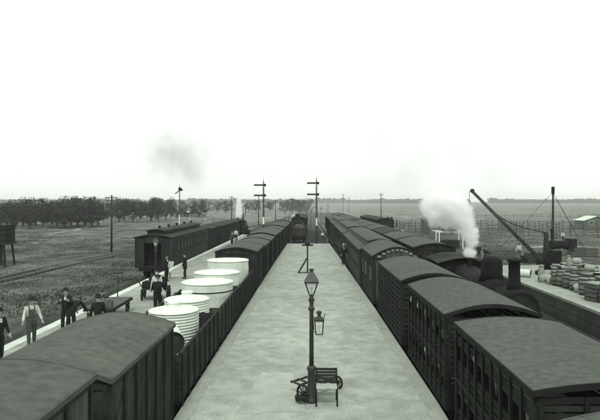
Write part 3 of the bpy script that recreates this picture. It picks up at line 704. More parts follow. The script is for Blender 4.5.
# ------------------------------------------------------------------ people
def person(px, py, label, face=0, top='cloth_d', legs='cloth_d', hat='bowler', lean=0, arms=((8, 10, 15), (8, 10, 15)), lg=((4, 0), (-4, 0)), coat=False, H=1.0, z=PZ, bib=False, sit=False, loc=None, sleeves=None, extra=None, headturn=0):
    p = Vector(loc) if loc else at(px, py, z)
    r = thing('person', p, R(face))
    le = R(lean)
    hipz = .92 if not sit else .50
    def up(d, x=0, fwd=0): return Vector((x, -(math.sin(le) * d + fwd * math.cos(le)), hipz + math.cos(le) * d - fwd * math.sin(le)))
    hip = Vector((0, 0, hipz)); waist = up(.18); chest = up(.40); neck = up(.54); headc = up(.68, 0, .02)
    B = [(hip, (.085, .06)), (waist, (.08, .055)), (chest, (.10, .065)), (up(.50), (.065, .05)), (neck, .052), (up(.60, 0, .01), .05)]; E = [(0, 1), (1, 2), (2, 3), (3, 4), (4, 5)]
    J = [(hip + Vector((0, 0, -.07)), (.18, .15)), (waist, (.165, .13)), (chest, (.185, .145)), (up(.49), (.11, .09))]; JE = [(0, 1), (1, 2), (2, 3)]
    if coat:
        J.append((hip + Vector((0, 0, -.30)), (.21, .17))); JE.append((0, 4))
    T = [(hip + Vector((0, 0, .10)), (.16, .13)), (hip, (.165, .135))]; TE = [(0, 1)]
    hands = []
    for s_, (pit, abd, fl) in zip((-1, 1), arms):
        sh = up(.46, s_ * .185)
        def dirn(a): 
            v = Vector((s_ * math.sin(R(abd)), -math.sin(R(a)) * math.cos(R(abd)), -math.cos(R(a)) * math.cos(R(abd)))); return v.normalized()
        el = sh + dirn(pit) * .29; d2 = dirn(pit + fl)
        if fl > 60: d2 = (d2 + Vector((-s_ * .45, 0, 0))).normalized()
        wr = el + d2 * .26
        i = len(B); B += [(sh, .055), (el, .042), (wr, .028)]; E += [(2, i), (i, i + 1), (i + 1, i + 2)]
        i = len(J); J += [(sh, .078), (el, .060), (wr - d2 * .02, .046)]; JE += [(2, i), (i, i + 1), (i + 1, i + 2)]
        hands.append((wr, d2, s_))
    for s_, (pit, fl) in zip((-1, 1), lg):
        h0 = hip + Vector((s_ * .09, 0, -.05)); d1 = Vector((s_ * .04, -math.sin(R(pit)), -math.cos(R(pit)))).normalized(); kn = h0 + d1 * .42
        d2 = Vector((0, -math.sin(R(pit - fl)), -math.cos(R(pit - fl)))).normalized(); an = kn + d2 * .40
        if not sit: an.z = max(an.z, .07); an.z = .075
        toe = an + Vector((0, -.15, -.045))
        i = len(B); B += [(h0, .085), (kn, .055), (an, .038), (toe, .028)]; E += [(0, i), (i, i + 1), (i + 1, i + 2), (i + 2, i + 3)]
        i = len(T); T += [(h0, .105), (kn, .080), (an + Vector((0, 0, .02)), .072)]; TE += [(1, i), (i, i + 1), (i + 1, i + 2)]
        mb = MB(); hl = an + Vector((0, .05, -.03)); mb.ring([an + Vector((0, 0, .06)), an + Vector((0, .0, -.02)), an + Vector((0, 0, -.065))], [.055, .055, .058], 10)
        mb.ring([hl + Vector((0, 0, -.01)), an + Vector((0, -.06, -.04)), an + Vector((0, -.15, -.052)), an + Vector((0, -.2, -.058))], [.045, .048, .044, .02], 10, sq=.7); mb.build('boot', 'leather', r, smooth=True)
    v, f = skinmesh((B, E), 0); mb = MB(); mb.add(v, f)
    ws = [h_[0] for h_ in hands]
    for i, fc in enumerate(mb.f):
        c_ = sum((Vector(mb.v[k]) for k in fc), Vector()) / len(fc)
        if (c_ - headc).length > .16 and min((c_ - w_).length for w_ in ws) > .09: mb.m[i] = 3
    # head: tapered skull, jaw, nose, ears, eyes, mouth
    hq = Euler((-le * .4, 0, R(headturn))); o0 = len(mb.v)
    prof = [(.012, -.125), (.045, -.118), (.060, -.085), (.070, -.04), (.077, .0), (.078, .045), (.070, .085), (.045, .112), (.006, .122)]
    mb.lathe(prof, (0, 0, 0), 14)
    for i in range(o0, len(mb.v)):
        x, y, z_ = mb.v[i]; y *= 1.2
        if z_ < -.03 and y < 0: y *= 1.06
        mb.v[i] = (x, y, z_)
    mb.add([(-.015, -.088, -.035), (.015, -.088, -.035), (0, -.122, -.03), (0, -.088, .015)], [(0, 1, 2), (0, 2, 3), (1, 3, 2)])
    for s_ in (-1, 1): mb.ball((s_ * .08, .005, -.01), .03, 6, 5, (.35, .7, 1.1))
    mb.mi = 2
    for s_ in (-1, 1): mb.ball((s_ * .03, -.089, .008), .012, 6, 4, (1.2, .6, .7))
    mb.box((0, -.088, -.066), (.045, .01, .008))
    mb.mi = 1; o1 = len(mb.v); mb.lathe([(.083, .0), (.086, .05), (.076, .093), (.05, .12), (.006, .13)], (0, .012, .004), 14, caps=False)
    for i in range(o1, len(mb.v)):
        x, y, z_ = mb.v[i]; y = y * 1.18
        if y < -.06 and z_ < .06: z_ = .06
        mb.v[i] = (x, y, z_)
    for i in range(o0, len(mb.v)):
        q_ = Vector(mb.v[i]); q_.rotate(hq); mb.v[i] = tuple(q_ + headc)
    mb.mi = 0
    for wr, d2, s_ in hands:
        side = d2.cross(Vector((0, -1, 0) if abs(d2.y) < .8 else (0, 0, 1))).normalized()
        pal = wr + d2 * .085; mb.ring([wr - d2 * .01, wr + d2 * .04, pal], [.026, .036, .036], 8, sq=.55)
        nrm = d2.cross(side)
        for k, L_ in enumerate((.065, .075, .070, .055)):
            b0 = pal + side * (k - 1.5) * .018; m1 = b0 + d2 * L_ * .5 + nrm * .008; m2_ = m1 + (d2 + nrm * .8).normalized() * L_ * .5; mb.ring([b0, m1, m2_], [.009, .0085, .006], 6)
        b0 = wr + d2 * .03 + side * .03 * s_; mb.ring([b0, b0 + (d2 + side * s_).normalized() * .04, b0 + (d2 * 1.5 + side * s_ * .5).normalized() * .072], [.011, .010, .007], 6)
    bo = mb.build('body', ['skin', 'hair', 'eye', legs], r, smooth=True)
    v, f = skinmesh((J, JE), 0); mb = MB(); mb.add(v, f); mb.build('shirt' if top == 'cloth_w' else ('coat' if coat else 'jacket'), top, r, smooth=True)
    v, f = skinmesh((T, TE), 0); mb = MB(); mb.add(v, f); mb.build('trousers', legs, r, smooth=True)
    if bib:
        mb = MB(); c_ = up(.25, 0, .13); mb.box(c_, (.25, .025, .30), Euler((le, 0, 0)))
        for s_ in (-1, 1): mb.box(up(.44, s_ * .09, .10), (.045, .02, .16), Euler((le, 0, 0)))
        mb.box(up(.06), (.31, .25, .16), Euler((le, 0, 0))); mb.build('overall_bib', legs, r, bevel=.01)
    if top != 'cloth_w' and not coat:
        mb = MB(); mb.box(up(.43, 0, .105), (.08, .03, .14), Euler((le - .15, 0, 0))); mb.build('shirt_front', 'cloth_w', r)
    if hat:
        mb = MB(); c_ = headc + (up(1) - up(0)) * .06
        if hat == 'bowler': mb.lathe([(.150, .0), (.155, .012), (.102, .018), (.10, .05), (.09, .09), (.055, .115), (.01, .12)], c_, 16)
        elif hat == 'brim': mb.lathe([(.19, -.005), (.195, .008), (.105, .016), (.095, .08), (.08, .105), (.02, .10)], c_, 16)
        else: mb.lathe([(.10, .0), (.125, .03), (.12, .06), (.06, .075), (.01, .08)], c_ + Vector((0, -.015, 0)), 14); mb.box(c_ + Vector((0, -.12, .01)), (.12, .09, .012))
        mb.build('hat', 'cloth_w' if hat == 'white' else 'cloth_d', r, smooth=True)
    r.scale = (H, H, H)
    tag(r, label, 'person'); return r
person(31.5, 344.5, 'man in white shirt and dark bib overalls with arms hanging, alone on the left platform', face=35, top='cloth_w', legs='cloth_m', hat='brim', arms=((12, 14, 25), (10, 16, 20)), lg=((9, 0), (-9, 0)), bib=True)
person(-1, 361, 'dark-clothed man half cut off by the left edge of the picture', face=60)
person(65.7, 331, 'man in dark suit and hat with hands held at his chest, facing the camera', face=15, arms=((35, 8, 90), (30, 8, 95)))
person(71, 331.5, 'man in long dark coat stooping forward with his back to the camera', face=165, lean=62, coat=True, arms=((30, 10, 10), (30, 10, 10)), lg=((5, 0), (-5, 0)), hat=None, H=1.0)
person(98, 339, 'dark-clothed man standing by the near end of the flat trolley', face=200, H=.98)
person(110, 333, 'man bending over the near end of the flat trolley', face=215, lean=50, arms=((55, 8, 10), (50, 8, 15)), hat='cap', top='cloth_m')
person(158, 315, 'man in dark clothes standing behind the corrugated tanks, back to the camera', face=190, arms=((25, 12, 40), (25, 12, 40)), hat='cap', H=1.08)
person(166.5, 281, 'man in dark suit reading a white paper near the carriage', face=60, arms=((30, 6, 60), (30, 6, 65)))
mb = MB(); p = at(166.5, 281, PZ); mb.box((p.x + .36, p.y - .28, PZ + 1.12), (.34, .03, .42), Euler((.3, .1, .5))); tag(mb.build('newspaper', 'white'), 'open white newspaper held by the man near the carriage', 'newspaper')
person(185, 278.5, 'thin dark-clothed man standing alone between the carriage and the tallest tank', face=-90, coat=True)
person(157.0, 305, 'man in white shirt standing beside the loaded barrow and lamp post', face=10, top='cloth_w', hat=None)
person(343.5, 264.5, 'railwayman in dark uniform with a pale cap beside the right-hand carriage', face=20, hat='white', H=1.0)
person(236, 242, 'distant man in white shirt on the far end of the left platform', face=0, top='cloth_w', hat='brim')
person(232, 245, 'distant man in grey on the far end of the left platform', face=40, top='cloth_m')
person(396, 236, 'distant man in white shirt standing on the yard before the stockyard', face=0, top='cloth_w', legs='cloth_m', hat='brim', z=-.15)
person(402.5, 238, 'distant man all in white beside the stockyard, right of another', face=30, top='cloth_w', legs='cloth_w', hat='brim', z=-.15)
person(563, 242, 'distant man in white shirt leaning at the stockyard rails, left of the portable engine road', face=0, top='cloth_w', hat='brim', z=-.15)
person(519, 258, 'man in white shirt standing under the crane jib', face=-30, top='cloth_w', legs='cloth_m', hat='brim', z=-.15)
person(485, 262, 'dark-clothed man standing in the yard right of the steam', face=40, z=-.15)
person(479, 259, 'dark-clothed man in long coat half lost in the steam', face=-20, coat=True, z=-.15)

# ------------------------------------------------------------------ lamps
def lantern(root, c, h, wt, wb, rf, vent, n=4, pn='pane'):
    """square lantern: bottom centre c, glass height h, top/bottom half widths"""
    c = Vector(c)
    def cn(s1, s2, t): k = wb + (wt - wb) * t; return c + Vector((s1 * k, s2 * k, h * t))
    fr = MB()
    for a, b in ((-1, -1), (1, -1), (1, 1), (-1, 1)): fr.beam(cn(a, b, 0), cn(a, b, 1), .022)
    for t in (0, 1):
        for (a, b), (a2, b2) in (((-1, -1), (1, -1)), ((1, -1), (1, 1)), ((1, 1), (-1, 1)), ((-1, 1), (-1, -1))): fr.beam(cn(a, b, t), cn(a2, b2, t), .026)
    fo = fr.build('lantern_frame', 'post', root)
    for (a, b), (a2, b2) in (((-1, -1), (1, -1)), ((1, -1), (1, 1)), ((1, 1), (-1, 1)), ((-1, 1), (-1, -1))):
        mb = MB(); k = .97; mb.add([c + (cn(a, b, .02) - c) * k, c + (cn(a2, b2, .02) - c) * k, c + (cn(a2, b2, .98) - c) * k, c + (cn(a, b, .98) - c) * k], [(0, 1, 2, 3)]); mb.build('pane', 'pane', fo)
    mb = MB(); e = wt + .025; mb.ring([c + Vector((0, 0, h + .01)), c + Vector((0, 0, h + .03)), c + Vector((0, 0, h + rf)), c + Vector((0, 0, h + rf + .01))], [e * 1.414, e * 1.414, .07, .05], 4); ro = mb.build('lantern_roof', 'post', root)
    mb = MB(); z = h + rf; mb.lathe([(.045, z), (.045, z + vent * .5), (.07, z + vent * .5), (.07, z + vent * .85), (.03, z + vent)], c, 12); mb.build('vent', 'post', ro)
    mb = MB(); mb.lathe([(.05, .01), (.05, .03), (.018, .06), (.018, h * .4), (.045, h * .45), (.03, h * .6)], c, 10); mb.build('burner', 'can', fo)
def lamp_post(zl, s=1.0):
    r = thing('lamp_post')
    mb = MB(); mb.lathe([(.15, 0), (.15, .06), (.115, .10), (.105, .16), (.095, .82), (.12, .86), (.12, .92), (.07, .97)], n=20); mb.build('base', 'post', r, smooth=True)
    mb = MB(); mb.lathe([(.062, .9), (.052, zl - .45), (.045, zl - .12)], n=16); mb.build('post', 'post', r, smooth=True)
    mb = MB(); mb.lathe([(.05, zl - .46), (.085, zl - .43), (.085, zl - .38), (.055, zl - .34), (.055, zl - .22), (.09, zl - .18), (.05, zl - .1), (.06, zl - .03)], n=16); mb.build('collar', 'post', r, smooth=True)
    lantern(r, (0, 0, zl - .03), .33, .165, .055, .27, .09)
    return r
o = inst('lamp', lambda: lamp_post(2.86)); o.location = at(311.5, 402, PZ); tag(o, 'tall iron lamp post with a tapered glass lantern in the middle of the main platform', 'lamp post')
o = inst('lamp', lambda: 0); p = at(155.7, 284, PZ); o.location = p; o.scale = (.85,) * 3; tag(o, 'iron lamp post on the left platform in front of the carriage end', 'lamp post')
LP = at(311.5, 402, PZ)
r = thing('hanging_lantern', (LP.x + .20, LP.y - .02, 2.90)); lantern(r, (0, 0, 0), .36, .115, .085, .10, .15)
mb = MB(); mb.ring([(-.14, 0, .1), (-.16, 0, .42), (-.13, 0, .45), (-.10, 0, .38)], .012, 6); mb.build('hook', 'iron', r)
mb = MB(); mb.ring([(-.15, 0, .06), (-.08, 0, .05)], .012, 6); mb.build('bracket', 'iron', r)
mb = MB(); mb.ring([(.125, 0, .33), (.15, 0, .55)], .008, 6); mb.build('regulator_rod', 'iron', r); tag(r, 'small square oil lantern hung on the right of the main platform lamp post', 'lantern')

# seat beside the lamp
p = at(326, 407, PZ); r = thing('slatted_bench', (p.x + .02, p.y + .02, PZ), 0)
W2 = .27
mb = MB()
for k in range(5): mb.box((-.0, .05 + k * .085, .455), (W2 * 2, .062, .024))
mb.build('seat', 'slat', r, bevel=.005)
mb = MB()
for k in range(5): mb.box((0, .475 + k * .013, .50 + k * .078), (W2 * 2, .022, .070), Euler((-.16, 0, 0)))
mb.build('backrest', 'timb', r, bevel=.005)
for s_ in (-1, 1):
    mb = MB(); mb.ring([(s_ * W2, .0, 0), (s_ * W2, .03, .22), (s_ * W2, .02, .40), (s_ * W2, .06, .438)], .02, 8); mb.build('leg', 'iron', r, smooth=True)
    mb = MB(); mb.ring([(s_ * W2, .52, 0), (s_ * W2, .46, .3), (s_ * W2, .47, .5), (s_ * W2, .53, .85)], .02, 8); mb.build('leg', 'iron', r, smooth=True)
    mb = MB(); mb.ring([(s_ * W2, .02, .435), (s_ * W2, .46, .435)], .018, 8); mb.build('seat_rail', 'iron', r)
tag(r, 'small slatted seat with timber back standing against the lamp post', 'seat')
# hand barrow behind the seat
def spoked(root, c, rad, ax, name='wheel'):
    c = Vector(c); mb = MB(); u = Vector((-ax.y, ax.x, 0)).normalized(); n_ = 24
    pts = [c + u * math.cos(2 * PI * k / n_) * rad + Vector((0, 0, 1)) * math.sin(2 * PI * k / n_) * rad for k in range(n_)]
    for k in range(n_): mb.beam(pts[k], pts[(k + 1) % n_], .045)
    for k in range(8): a = 2 * PI * k / 8; mb.beam(c, c + u * math.cos(a) * rad + Vector((0, 0, 1)) * math.sin(a) * rad, .025)
    mb.ring([c - ax * .06, c + ax * .06], .045, 10)
    return mb.build(name, 'timb', root)
pl, pr_ = at(303, 401, PZ), at(337.5, 388.5, PZ); ax = (pr_ - pl).normalized()
r = thing('hand_barrow', ((pl + pr_) / 2)); hw = (pr_ - pl).length / 2
spoked(r, -ax * hw + Vector((0, 0, .21)), .205, ax); spoked(r, ax * hw + Vector((0, 0, .175)), .165, ax)
mb = MB(); mb.beam(-ax * hw + Vector((0, 0, .2)), ax * hw + Vector((0, 0, .2)), .04); mb.build('axle', 'iron', r)
fw = Vector((ax.y, -ax.x, 0)) * -1
mb = MB()
for t in (-.6, -.2, .2, .6): mb.beam(ax * hw * t - fw * .05 + Vector((0, 0, .26)), ax * hw * t + fw * .75 + Vector((0, 0, .30)), .06, .03)
for t in (0, .35, .7): mb.beam(-ax * hw * .65 + fw * t + Vector((0, 0, .29)), ax * hw * .65 + fw * t + Vector((0, 0, .29)), .04, .05)
mb.build('bed', 'timb', r); tag(r, 'low two-wheeled hand barrow parked behind the seat at the lamp post', 'barrow')
mb = MB()
pp = [Vector((math.cos(j * .45) * (.19 + .05 * math.sin(j * .31)) + .04 * math.sin(j * .13), math.sin(j * .45) * (.17 + .05 * math.sin(j * .23)), .03 + .0011 * j + .09 * abs(math.sin(j * .83)))) for j in range(110)]
mb.ring(pp, .019, 6)
o = mb.build('rope_coil', 'timb', loc=pl + Vector((-.02, -.12, 0)), smooth=True); o.scale = (.8, .8, .8); tag(o, 'untidy coil of rope on the platform left of the lamp post', 'rope')

# T-topped post with a slanting brace on the main platform
p = at(307.5, 273, PZ); r = thing('gallows_post', p)
mb = MB(); mb.beam((0, 0, 0), (0, 0, 2.0), .11); mb.build('post', 'timb', r)
mb = MB(); mb.beam((-.42, 0, 2.05), (.42, 0, 2.05), .10, .12); mb.build('crossbar', 'timb', r)
mb = MB(); mb.beam((-.68, -.1, 0), (-.03, 0, 1.1), .10); mb.beam((-.72, -.1, .03), (.1, 0, .03), .09, .06); mb.build('brace', 'timb', r)
mb = MB(); mb.ball((0, 0, 2.14), .13, 12, 8, (1.5, 1, .8)); mb.build('cap', 'iron', r)
tag(r, 'T-topped timber post with a slanting brace, alone on the far part of the main platform', 'post')

# ------------------------------------------------------------------ signals and poles
def signal(H, arms, wz, whitetop=3.6, ladder=True):
    r = thing('semaphore_signal')
    mb = MB(); mb.ring([(0, 0, whitetop), (0, 0, H)], [.15, .10], 4); mb.build('post', 'post', r)
    mb = MB(); mb.ring([(0, 0, wz), (0, 0, whitetop)], [.18, .152], 4); mb.build('white_post_band', 'white', r)
    if wz: mb = MB(); mb.ring([(0, 0, 0), (0, 0, wz)], [.2, .18], 4); mb.build('post_foot', 'post', r)
    mb = MB(); mb.lathe([(.10, H), (.13, H + .05), (.05, H + .12), (.03, H + .3), (.08, H + .36), (.03, H + .45), (.01, H + .8)], n=10); mb.build('finial', 'iron', r)
    for z, ang in arms:
        mb = MB(); d = Vector((-math.cos(R(ang)), 0, -math.sin(R(ang)))); q_ = Vector((.12, -.14, z)); 
        mb.beam(q_, q_ + d * 1.55, .04, .26); a = mb.build('signal_arm', 'post', r)
        mb = MB(); mb.ring([(.22, -.16, z), (.22, -.12, z)], .2, 16); mb.build('spectacle', 'iron', a)
        mb = MB(); mb.box((.22, .02, z - .05), (.18, .2, .3)); mb.build('signal_lamp', 'iron', r)
    if whitetop == 3.0: mb = MB(); mb.box((.1, -.05, H - .5), (.7, .35, .8)); mb.ring([(.5, -.2, H - .7), (.5, .1, H - .7)], .33, 16); mb.build('signal_head', 'iron', r, bevel=.05)
    mb = MB()
    for s_ in (-.14, .14): mb.beam((s_, .42, 0), (s_, .14, H - .6), .03)
    for k in range(int(H / .35) - 2): z = .35 * (k + 1); y = .42 - .28 * z / (H - .6); mb.beam((-.14, y, z), (.14, y, z), .022)
    mb.build('ladder', 'iron', r)
    return r
p = at(264, 243, 0); o = signal(9.3, ((9.0, 0), (7.45, 0)), 3.1, 4.2); o.location = (p.x, 86, -.2); tag(o, 'tall two-armed signal post standing behind the left-hand vans', 'signal')
o = signal(9.6, ((9.3, 0), (7.6, 0)), 2.9, 4.0); o.location = ((316.5 - VX) * 86 / FPX, 86, -.2); tag(o, 'tall two-armed signal post just past the end of the main platform', 'signal')
p = at(179.5, 226.5, -.2); r = o = signal(10.2, ((9.4, 38),), 0, whitetop=3.0); o.location = p; tag(o, 'lone signal post with one lowered arm and white foot in the left field', 'signal')
p = at(292.5, 222, -.2); o = signal(7.3, ((7.0, 0),), 0, 2.0); o.location = p; tag(o, 'small far signal in front of the dark trees beyond the platform', 'signal')
def tpole(H, arm=True, name='telegraph_pole'):
    r = thing(name); mb = MB(); mb.ring([(0, 0, 0), (.03, 0, H)], [.14, .09], 10); mb.build('pole', 'timb', r, smooth=True)
    if arm:
        for z in (H - .35, H - .75):
            mb = MB(); mb.beam((-.75, -.12, z), (.75, -.12, z), .09, .09); c = mb.build('crossarm', 'timb', r)
            for x in (-.65, -.3, .3, .65): mb = MB(); mb.lathe([(.02, .04), (.05, .08), (.05, .14), (.02, .17)], (x, -.12, z), 8); mb.build('insulator', 'lid', c)
    return r
for px, y0, y1, lab, arm in ((111.5, 195, 252, 'tall telegraph pole with a cross-arm standing by the siding in the left field', 1), (231.5, 196, 224, 'telegraph pole beside the thin steam jet of the distant locomotive', 1),
        (258.5, 195, 226, 'thin pole just left of the left two-armed signal', 0), (275.5, 200, 223, 'thin pole just right of the left two-armed signal', 1),
        (343, 194, 214, 'far telegraph pole right of the middle signal, left of its pair', 1), (349, 197, 213, 'far telegraph pole right of the middle signal, right of its pair', 1),
        (381, 193, 223, 'telegraph pole above the roofs of the second rake', 1), (245.5, 207, 217, 'short far pole between the thin steam jet and the left signal', 0)):
    p = at(px, y1, -.2); H = (y1 - y0) * p.y / FPX; o = tpole(H, arm); o.location = p; tag(o, lab, 'pole', 'poles along the railway')
p = at(190, 225, -.2); mb = MB(); mb.ring([(0, 0, 0), (0, 0, 1.6)], [.12, .1], 8); mb.lathe([(.1, 1.6), (.16, 1.62), (.02, 1.85)], n=8); tag(mb.build('marker_post', 'white', loc=p), 'short white post right of the lone field signal', 'post')
for px, py, lab in ((322.5, 238.5, 'low white point indicator beside the curving rails past the platform end'), (293, 217, 'white board low before the far dark trees')):
    p = at(px, py, -.2); r = thing('point_indicator', p); mb = MB(); mb.ring([(0, 0, 0), (0, 0, .55)], .06, 8); mb.build('stem', 'iron', r)
    k = p.y / 96; mb = MB(); mb.box((0, 0, .75), (.55 * k, .08, .42 * k)); mb.build('white_board', 'white', r, bevel=.02); tag(r, lab, 'indicator')

# ------------------------------------------------------------------ trolleys on the left platform
r = thing('flat_trolley', (at(133, 303, PZ).x, 26.2, PZ), .03)
mb = MB(); 
for k in range(7): mb.box((-.54 + k * .18, 0, .62), (.165, 3.0, .045))
mb.build('bed', 'timbl', r)
mb = MB(); mb.bb(-.64, -.58, -1.5, 1.5, .5, .62); mb.bb(.58, .64, -1.5, 1.5, .5, .62); mb.bb(-.6, .6, -1.45, -1.38, .5, .59); mb.bb(-.6, .6, 1.38, 1.45, .5, .59); mb.build('frame', 'timb', r)
for y in (-1.05, 1.05):
    for s_ in (-1, 1): spoked(r, (s_ * .52, y, .27), .26, Vector((1, 0, 0)))
mb = MB(); mb.beam((-.1, 1.5, .5), (-.15, 1.75, 1.75), .05); mb.beam((-.4, 1.75, 1.76), (.1, 1.75, 1.76), .05); mb.build('handle', 'timb', r)
tag(r, 'empty flat four-wheeled platform trolley with upright handle on the left platform', 'trolley')
r = thing('luggage_barrow', at(156, 299, PZ), .1)
mb = MB()
for k in range(6): mb.box((0, -.6 + k * .24, .62), (1.3, .2, .05))
mb.bb(-.66, -.6, -.75, .75, .5, .61); mb.bb(.6, .66, -.75, .75, .5, .61); mb.build('bed', 'timb', r)
for y in (-.4, .4):
    for s_ in (-1, 1): spoked(r, (s_ * .66, y, .29), .28, Vector((1, 0, 0)))
mb = MB(); mb.beam((-.7, 0, .6), (-1.1, 0, 1.25), .05); mb.build('handle', 'timb', r); tag(r, 'dark four-wheeled barrow loaded with bundles near the left lamp post', 'barrow')
bl = r.location
for k, (dx, dy, w1, w2, w3, lab) in enumerate(((-.35, -.2, .5, .7, .35, 'dark bundle on the left of the loaded barrow'), (.3, -.3, .55, .6, .3, 'dark trunk on the right of the loaded barrow'), (.0, .4, .9, .5, .5, 'large dark hamper at the back of the loaded barrow'), )):
    mb = MB(); mb.box((0, 0, w3 / 2), (w1, w2, w3)); mb.box((0, -w2 * .25, w3 / 2), (w1 + .015, .05, w3 + .015)); mb.box((0, w2 * .25, w3 / 2), (w1 + .015, .05, w3 + .015)); tag(mb.build('luggage_bundle', 'cloth_d', bevel=.03, loc=bl + Vector((dx, dy, .648))), lab, 'bundle', 'luggage on the loaded barrow')
# small bench by the two men
r = thing('platform_bench', at(177, 278, PZ), .2)
mb = MB()
for k in range(4): mb.box((0, -.18 + k * .12, .45), (1.1, .09, .03))
mb.build('seat', 'slat', r)
for s_ in (-1, 1):
    for y in (-.17, .17): mb = MB(); mb.beam((s_ * .48, y, 0), (s_ * .46, y, .435), .05); mb.build('leg', 'timb', r)
tag(r, 'low backless slatted bench between the two standing men near the carriage', 'bench')

# ------------------------------------------------------------------ goods on the right platform
bar = lambda: _bar()
def _bar(st='barrel', li='lid'):
    r = thing('barrel'); mb = MB(); mb.lathe([(.24, 0), (.29, .22), (.305, .42), (.29, .62), (.24, .84)], n=18); mb.build('staves', st, r, smooth=True)
    mb = MB()
    for z, q_ in ((.08, .268), (.28, .304), (.56, .304), (.76, .268)): mb.lathe([(q_, z - .025), (q_, z + .025)], n=18)
    mb.build('hoops', 'iron', r); mb = MB(); mb.lathe([(.22, .80), (.22, .842), (.01, .845)], n=18); mb.build('lid', li, r); return r
def _can():
    r = thing('milk_can'); mb = MB(); mb.lathe([(.19, 0), (.2, .04), (.2, .55), (.12, .70), (.12, .80)], n=16); mb.build('body', 'can', r, smooth=True)
    mb = MB(); mb.lathe([(.15, .80), (.16, .84), (.14, .87), (.03, .89)], n=16); mb.build('lid', 'lid', r)
    for s_ in (-1, 1): mb = MB(); mb.ring([(s_ * .17, 0, .6), (s_ * .24, 0, .66), (s_ * .22, 0, .76), (s_ * .12, 0, .78)], .014, 6); mb.build('handle', 'iron', r)
    return r
def _sack():
    r = thing('sack'); v, f = skinmesh(([((-.44, 0, .2), (.07, .06)), ((-.34, 0, .2), (.17, .22)), ((-.05, .02, .21), (.20, .29)), ((.25, 0, .2), (.19, .25)), ((.38, 0, .2), (.11, .18))], [(0, 1), (1, 2), (2, 3), (3, 4)]), 2)
    mb = MB(); mb.add(v, f); mb.build('sacking', 'sack', r, smooth=True); mb = MB(); mb.ring([(-.47, 0, .2), (-.42, 0, .2), (-.40, 0, .2)], [.09, .035, .06], 8); mb.build('tied_neck', 'timb', r); return r
def _crate():
    r = thing('crate'); mb = MB()
    for k in range(4):
        z = .09 + k * .19; mb.box((0, -.36, z), (.8, .03, .15)); mb.box((0, .36, z), (.8, .03, .15)); mb.box((-.4, 0, z), (.03, .69, .15)); mb.box((.4, 0, z), (.03, .69, .15))
    mb.build('boards', 'timbl', r)
    for a in (-1, 1):
        for b in (-1, 1): mb = MB(); mb.box((a * .37, b * .33, .37), (.05, .05, .74)); mb.build('corner_post', 'timb', r)
    mb = MB(); mb.box((0, 0, .775), (.86, .78, .05)); mb.build('lid', 'lid', r); return r
mk = {'barrel': _bar, 'milk can': _can, 'sack': _sack, 'crate': _crate}
rows = [(541.5, 282, 'milk can'), (546, 282.5, 'sack'), (551.5, 284, 'sack'), (556, 285.5, 'barrel'), (561, 286.5, 'barrel'), (567, 288.5, 'barrel'), (574, 290.5, 'barrel'), (579, 292, 'sack'), (584, 295, 'barrel'), (592, 297, 'milk can'), (597, 301, 'crate'),
        (549, 277.5, 'sack'), (556, 279, 'barrel'), (562, 280, 'barrel'), (569, 281.5, 'crate'), (576, 283, 'barrel'), (583, 284.5, 'barrel'), (590, 287, 'crate'), (598, 289, 'barrel'),
        (560, 275.5, 'sack'), (568, 276.5, 'crate'), (577, 278, 'crate'), (586, 279, 'milk can'), (594, 281, 'barrel'), (606, 304, 'barrel'), (606, 293, 'crate')]
cnt = {}; tops = {}
ordered = []
for i, (px, py, kd) in enumerate(rows):
    row = 'front' if i < 11 or i == 24 else ('middle' if i < 19 or i == 25 else 'back'); ordered.append((row, px, py, kd))
for row, px, py, kd in ordered:
    same = sorted(q_[1] for q_ in ordered if q_[0] == row and q_[3] == kd); k = same.index(px)
    vr = random.choice((('barrel', 'lid'), ('can', 'barrel'), ('timb', 'slat'), ('barrel', 'timbl')))
    o = inst((kd,) + vr, lambda: _bar(*vr)) if kd == 'barrel' else inst(kd, mk[kd]); p = at(px, py, PZ); o.location = p + Vector((0, 0, .012 if px < 545 else 0)); s_ = random.uniform(.95, 1.12); o.scale = (s_, s_, s_ * (1.1 if kd == 'crate' else 1.15)); o.rotation_euler = (0, 0, random.uniform(-.5, .5))
    place = 'the only one' if len(same) == 1 else f'{("first", "second", "third", "fourth", "fifth", "sixth")[k]} from the left'
    tag(o, f'{dict(barrel="hooped barrel", sack="pale full sack", crate="pale-lidded crate").get(kd, "dull milk can")} in the {row} goods row, {place} of its kind', kd, 'goods stacked on the right platform')
# a second layer on some crates
for px, py, kd, lab in ((569, 281.5, 'milk can', 'milk can standing on top of a crate in the stack of goods'), (577, 278, 'sack', 'sack lying high on the back crates of the goods stack'), (590, 287, 'sack', 'sack on top of the crate near the right edge of the goods stack')):
    o = inst(kd, mk[kd]); p = at(px, py, PZ); o.location = p + Vector((0, 0, 1.02)); o.scale = (.8,) * 3; tag(o, lab, kd, 'goods stacked on the right platform')
p = at(531, 277.5, PZ); r = thing('pipe_length', p, R(-38)); mb = MB(); mb.ring([(0, 0, .27), (0, 1.5, .27)], .27, 24, caps=False); mb.ring([(0, 0, .27), (0, .05, .27)], .295, 24, caps=False); mb.build('pipe_wall', 'tank', r, smooth=True)
mb = MB(); mb.ring([(0, .03, .27), (0, .06, .27)], .255, 24); mb.build('pipe_shade_disc', 'hollow_shade', r); r.rotation_euler = (0, 0, R(55)); tag(r, 'short white pipe lying on the platform edge beside the locomotive chimney', 'pipe')  # dark disc across the open end paints the shade within the pipe

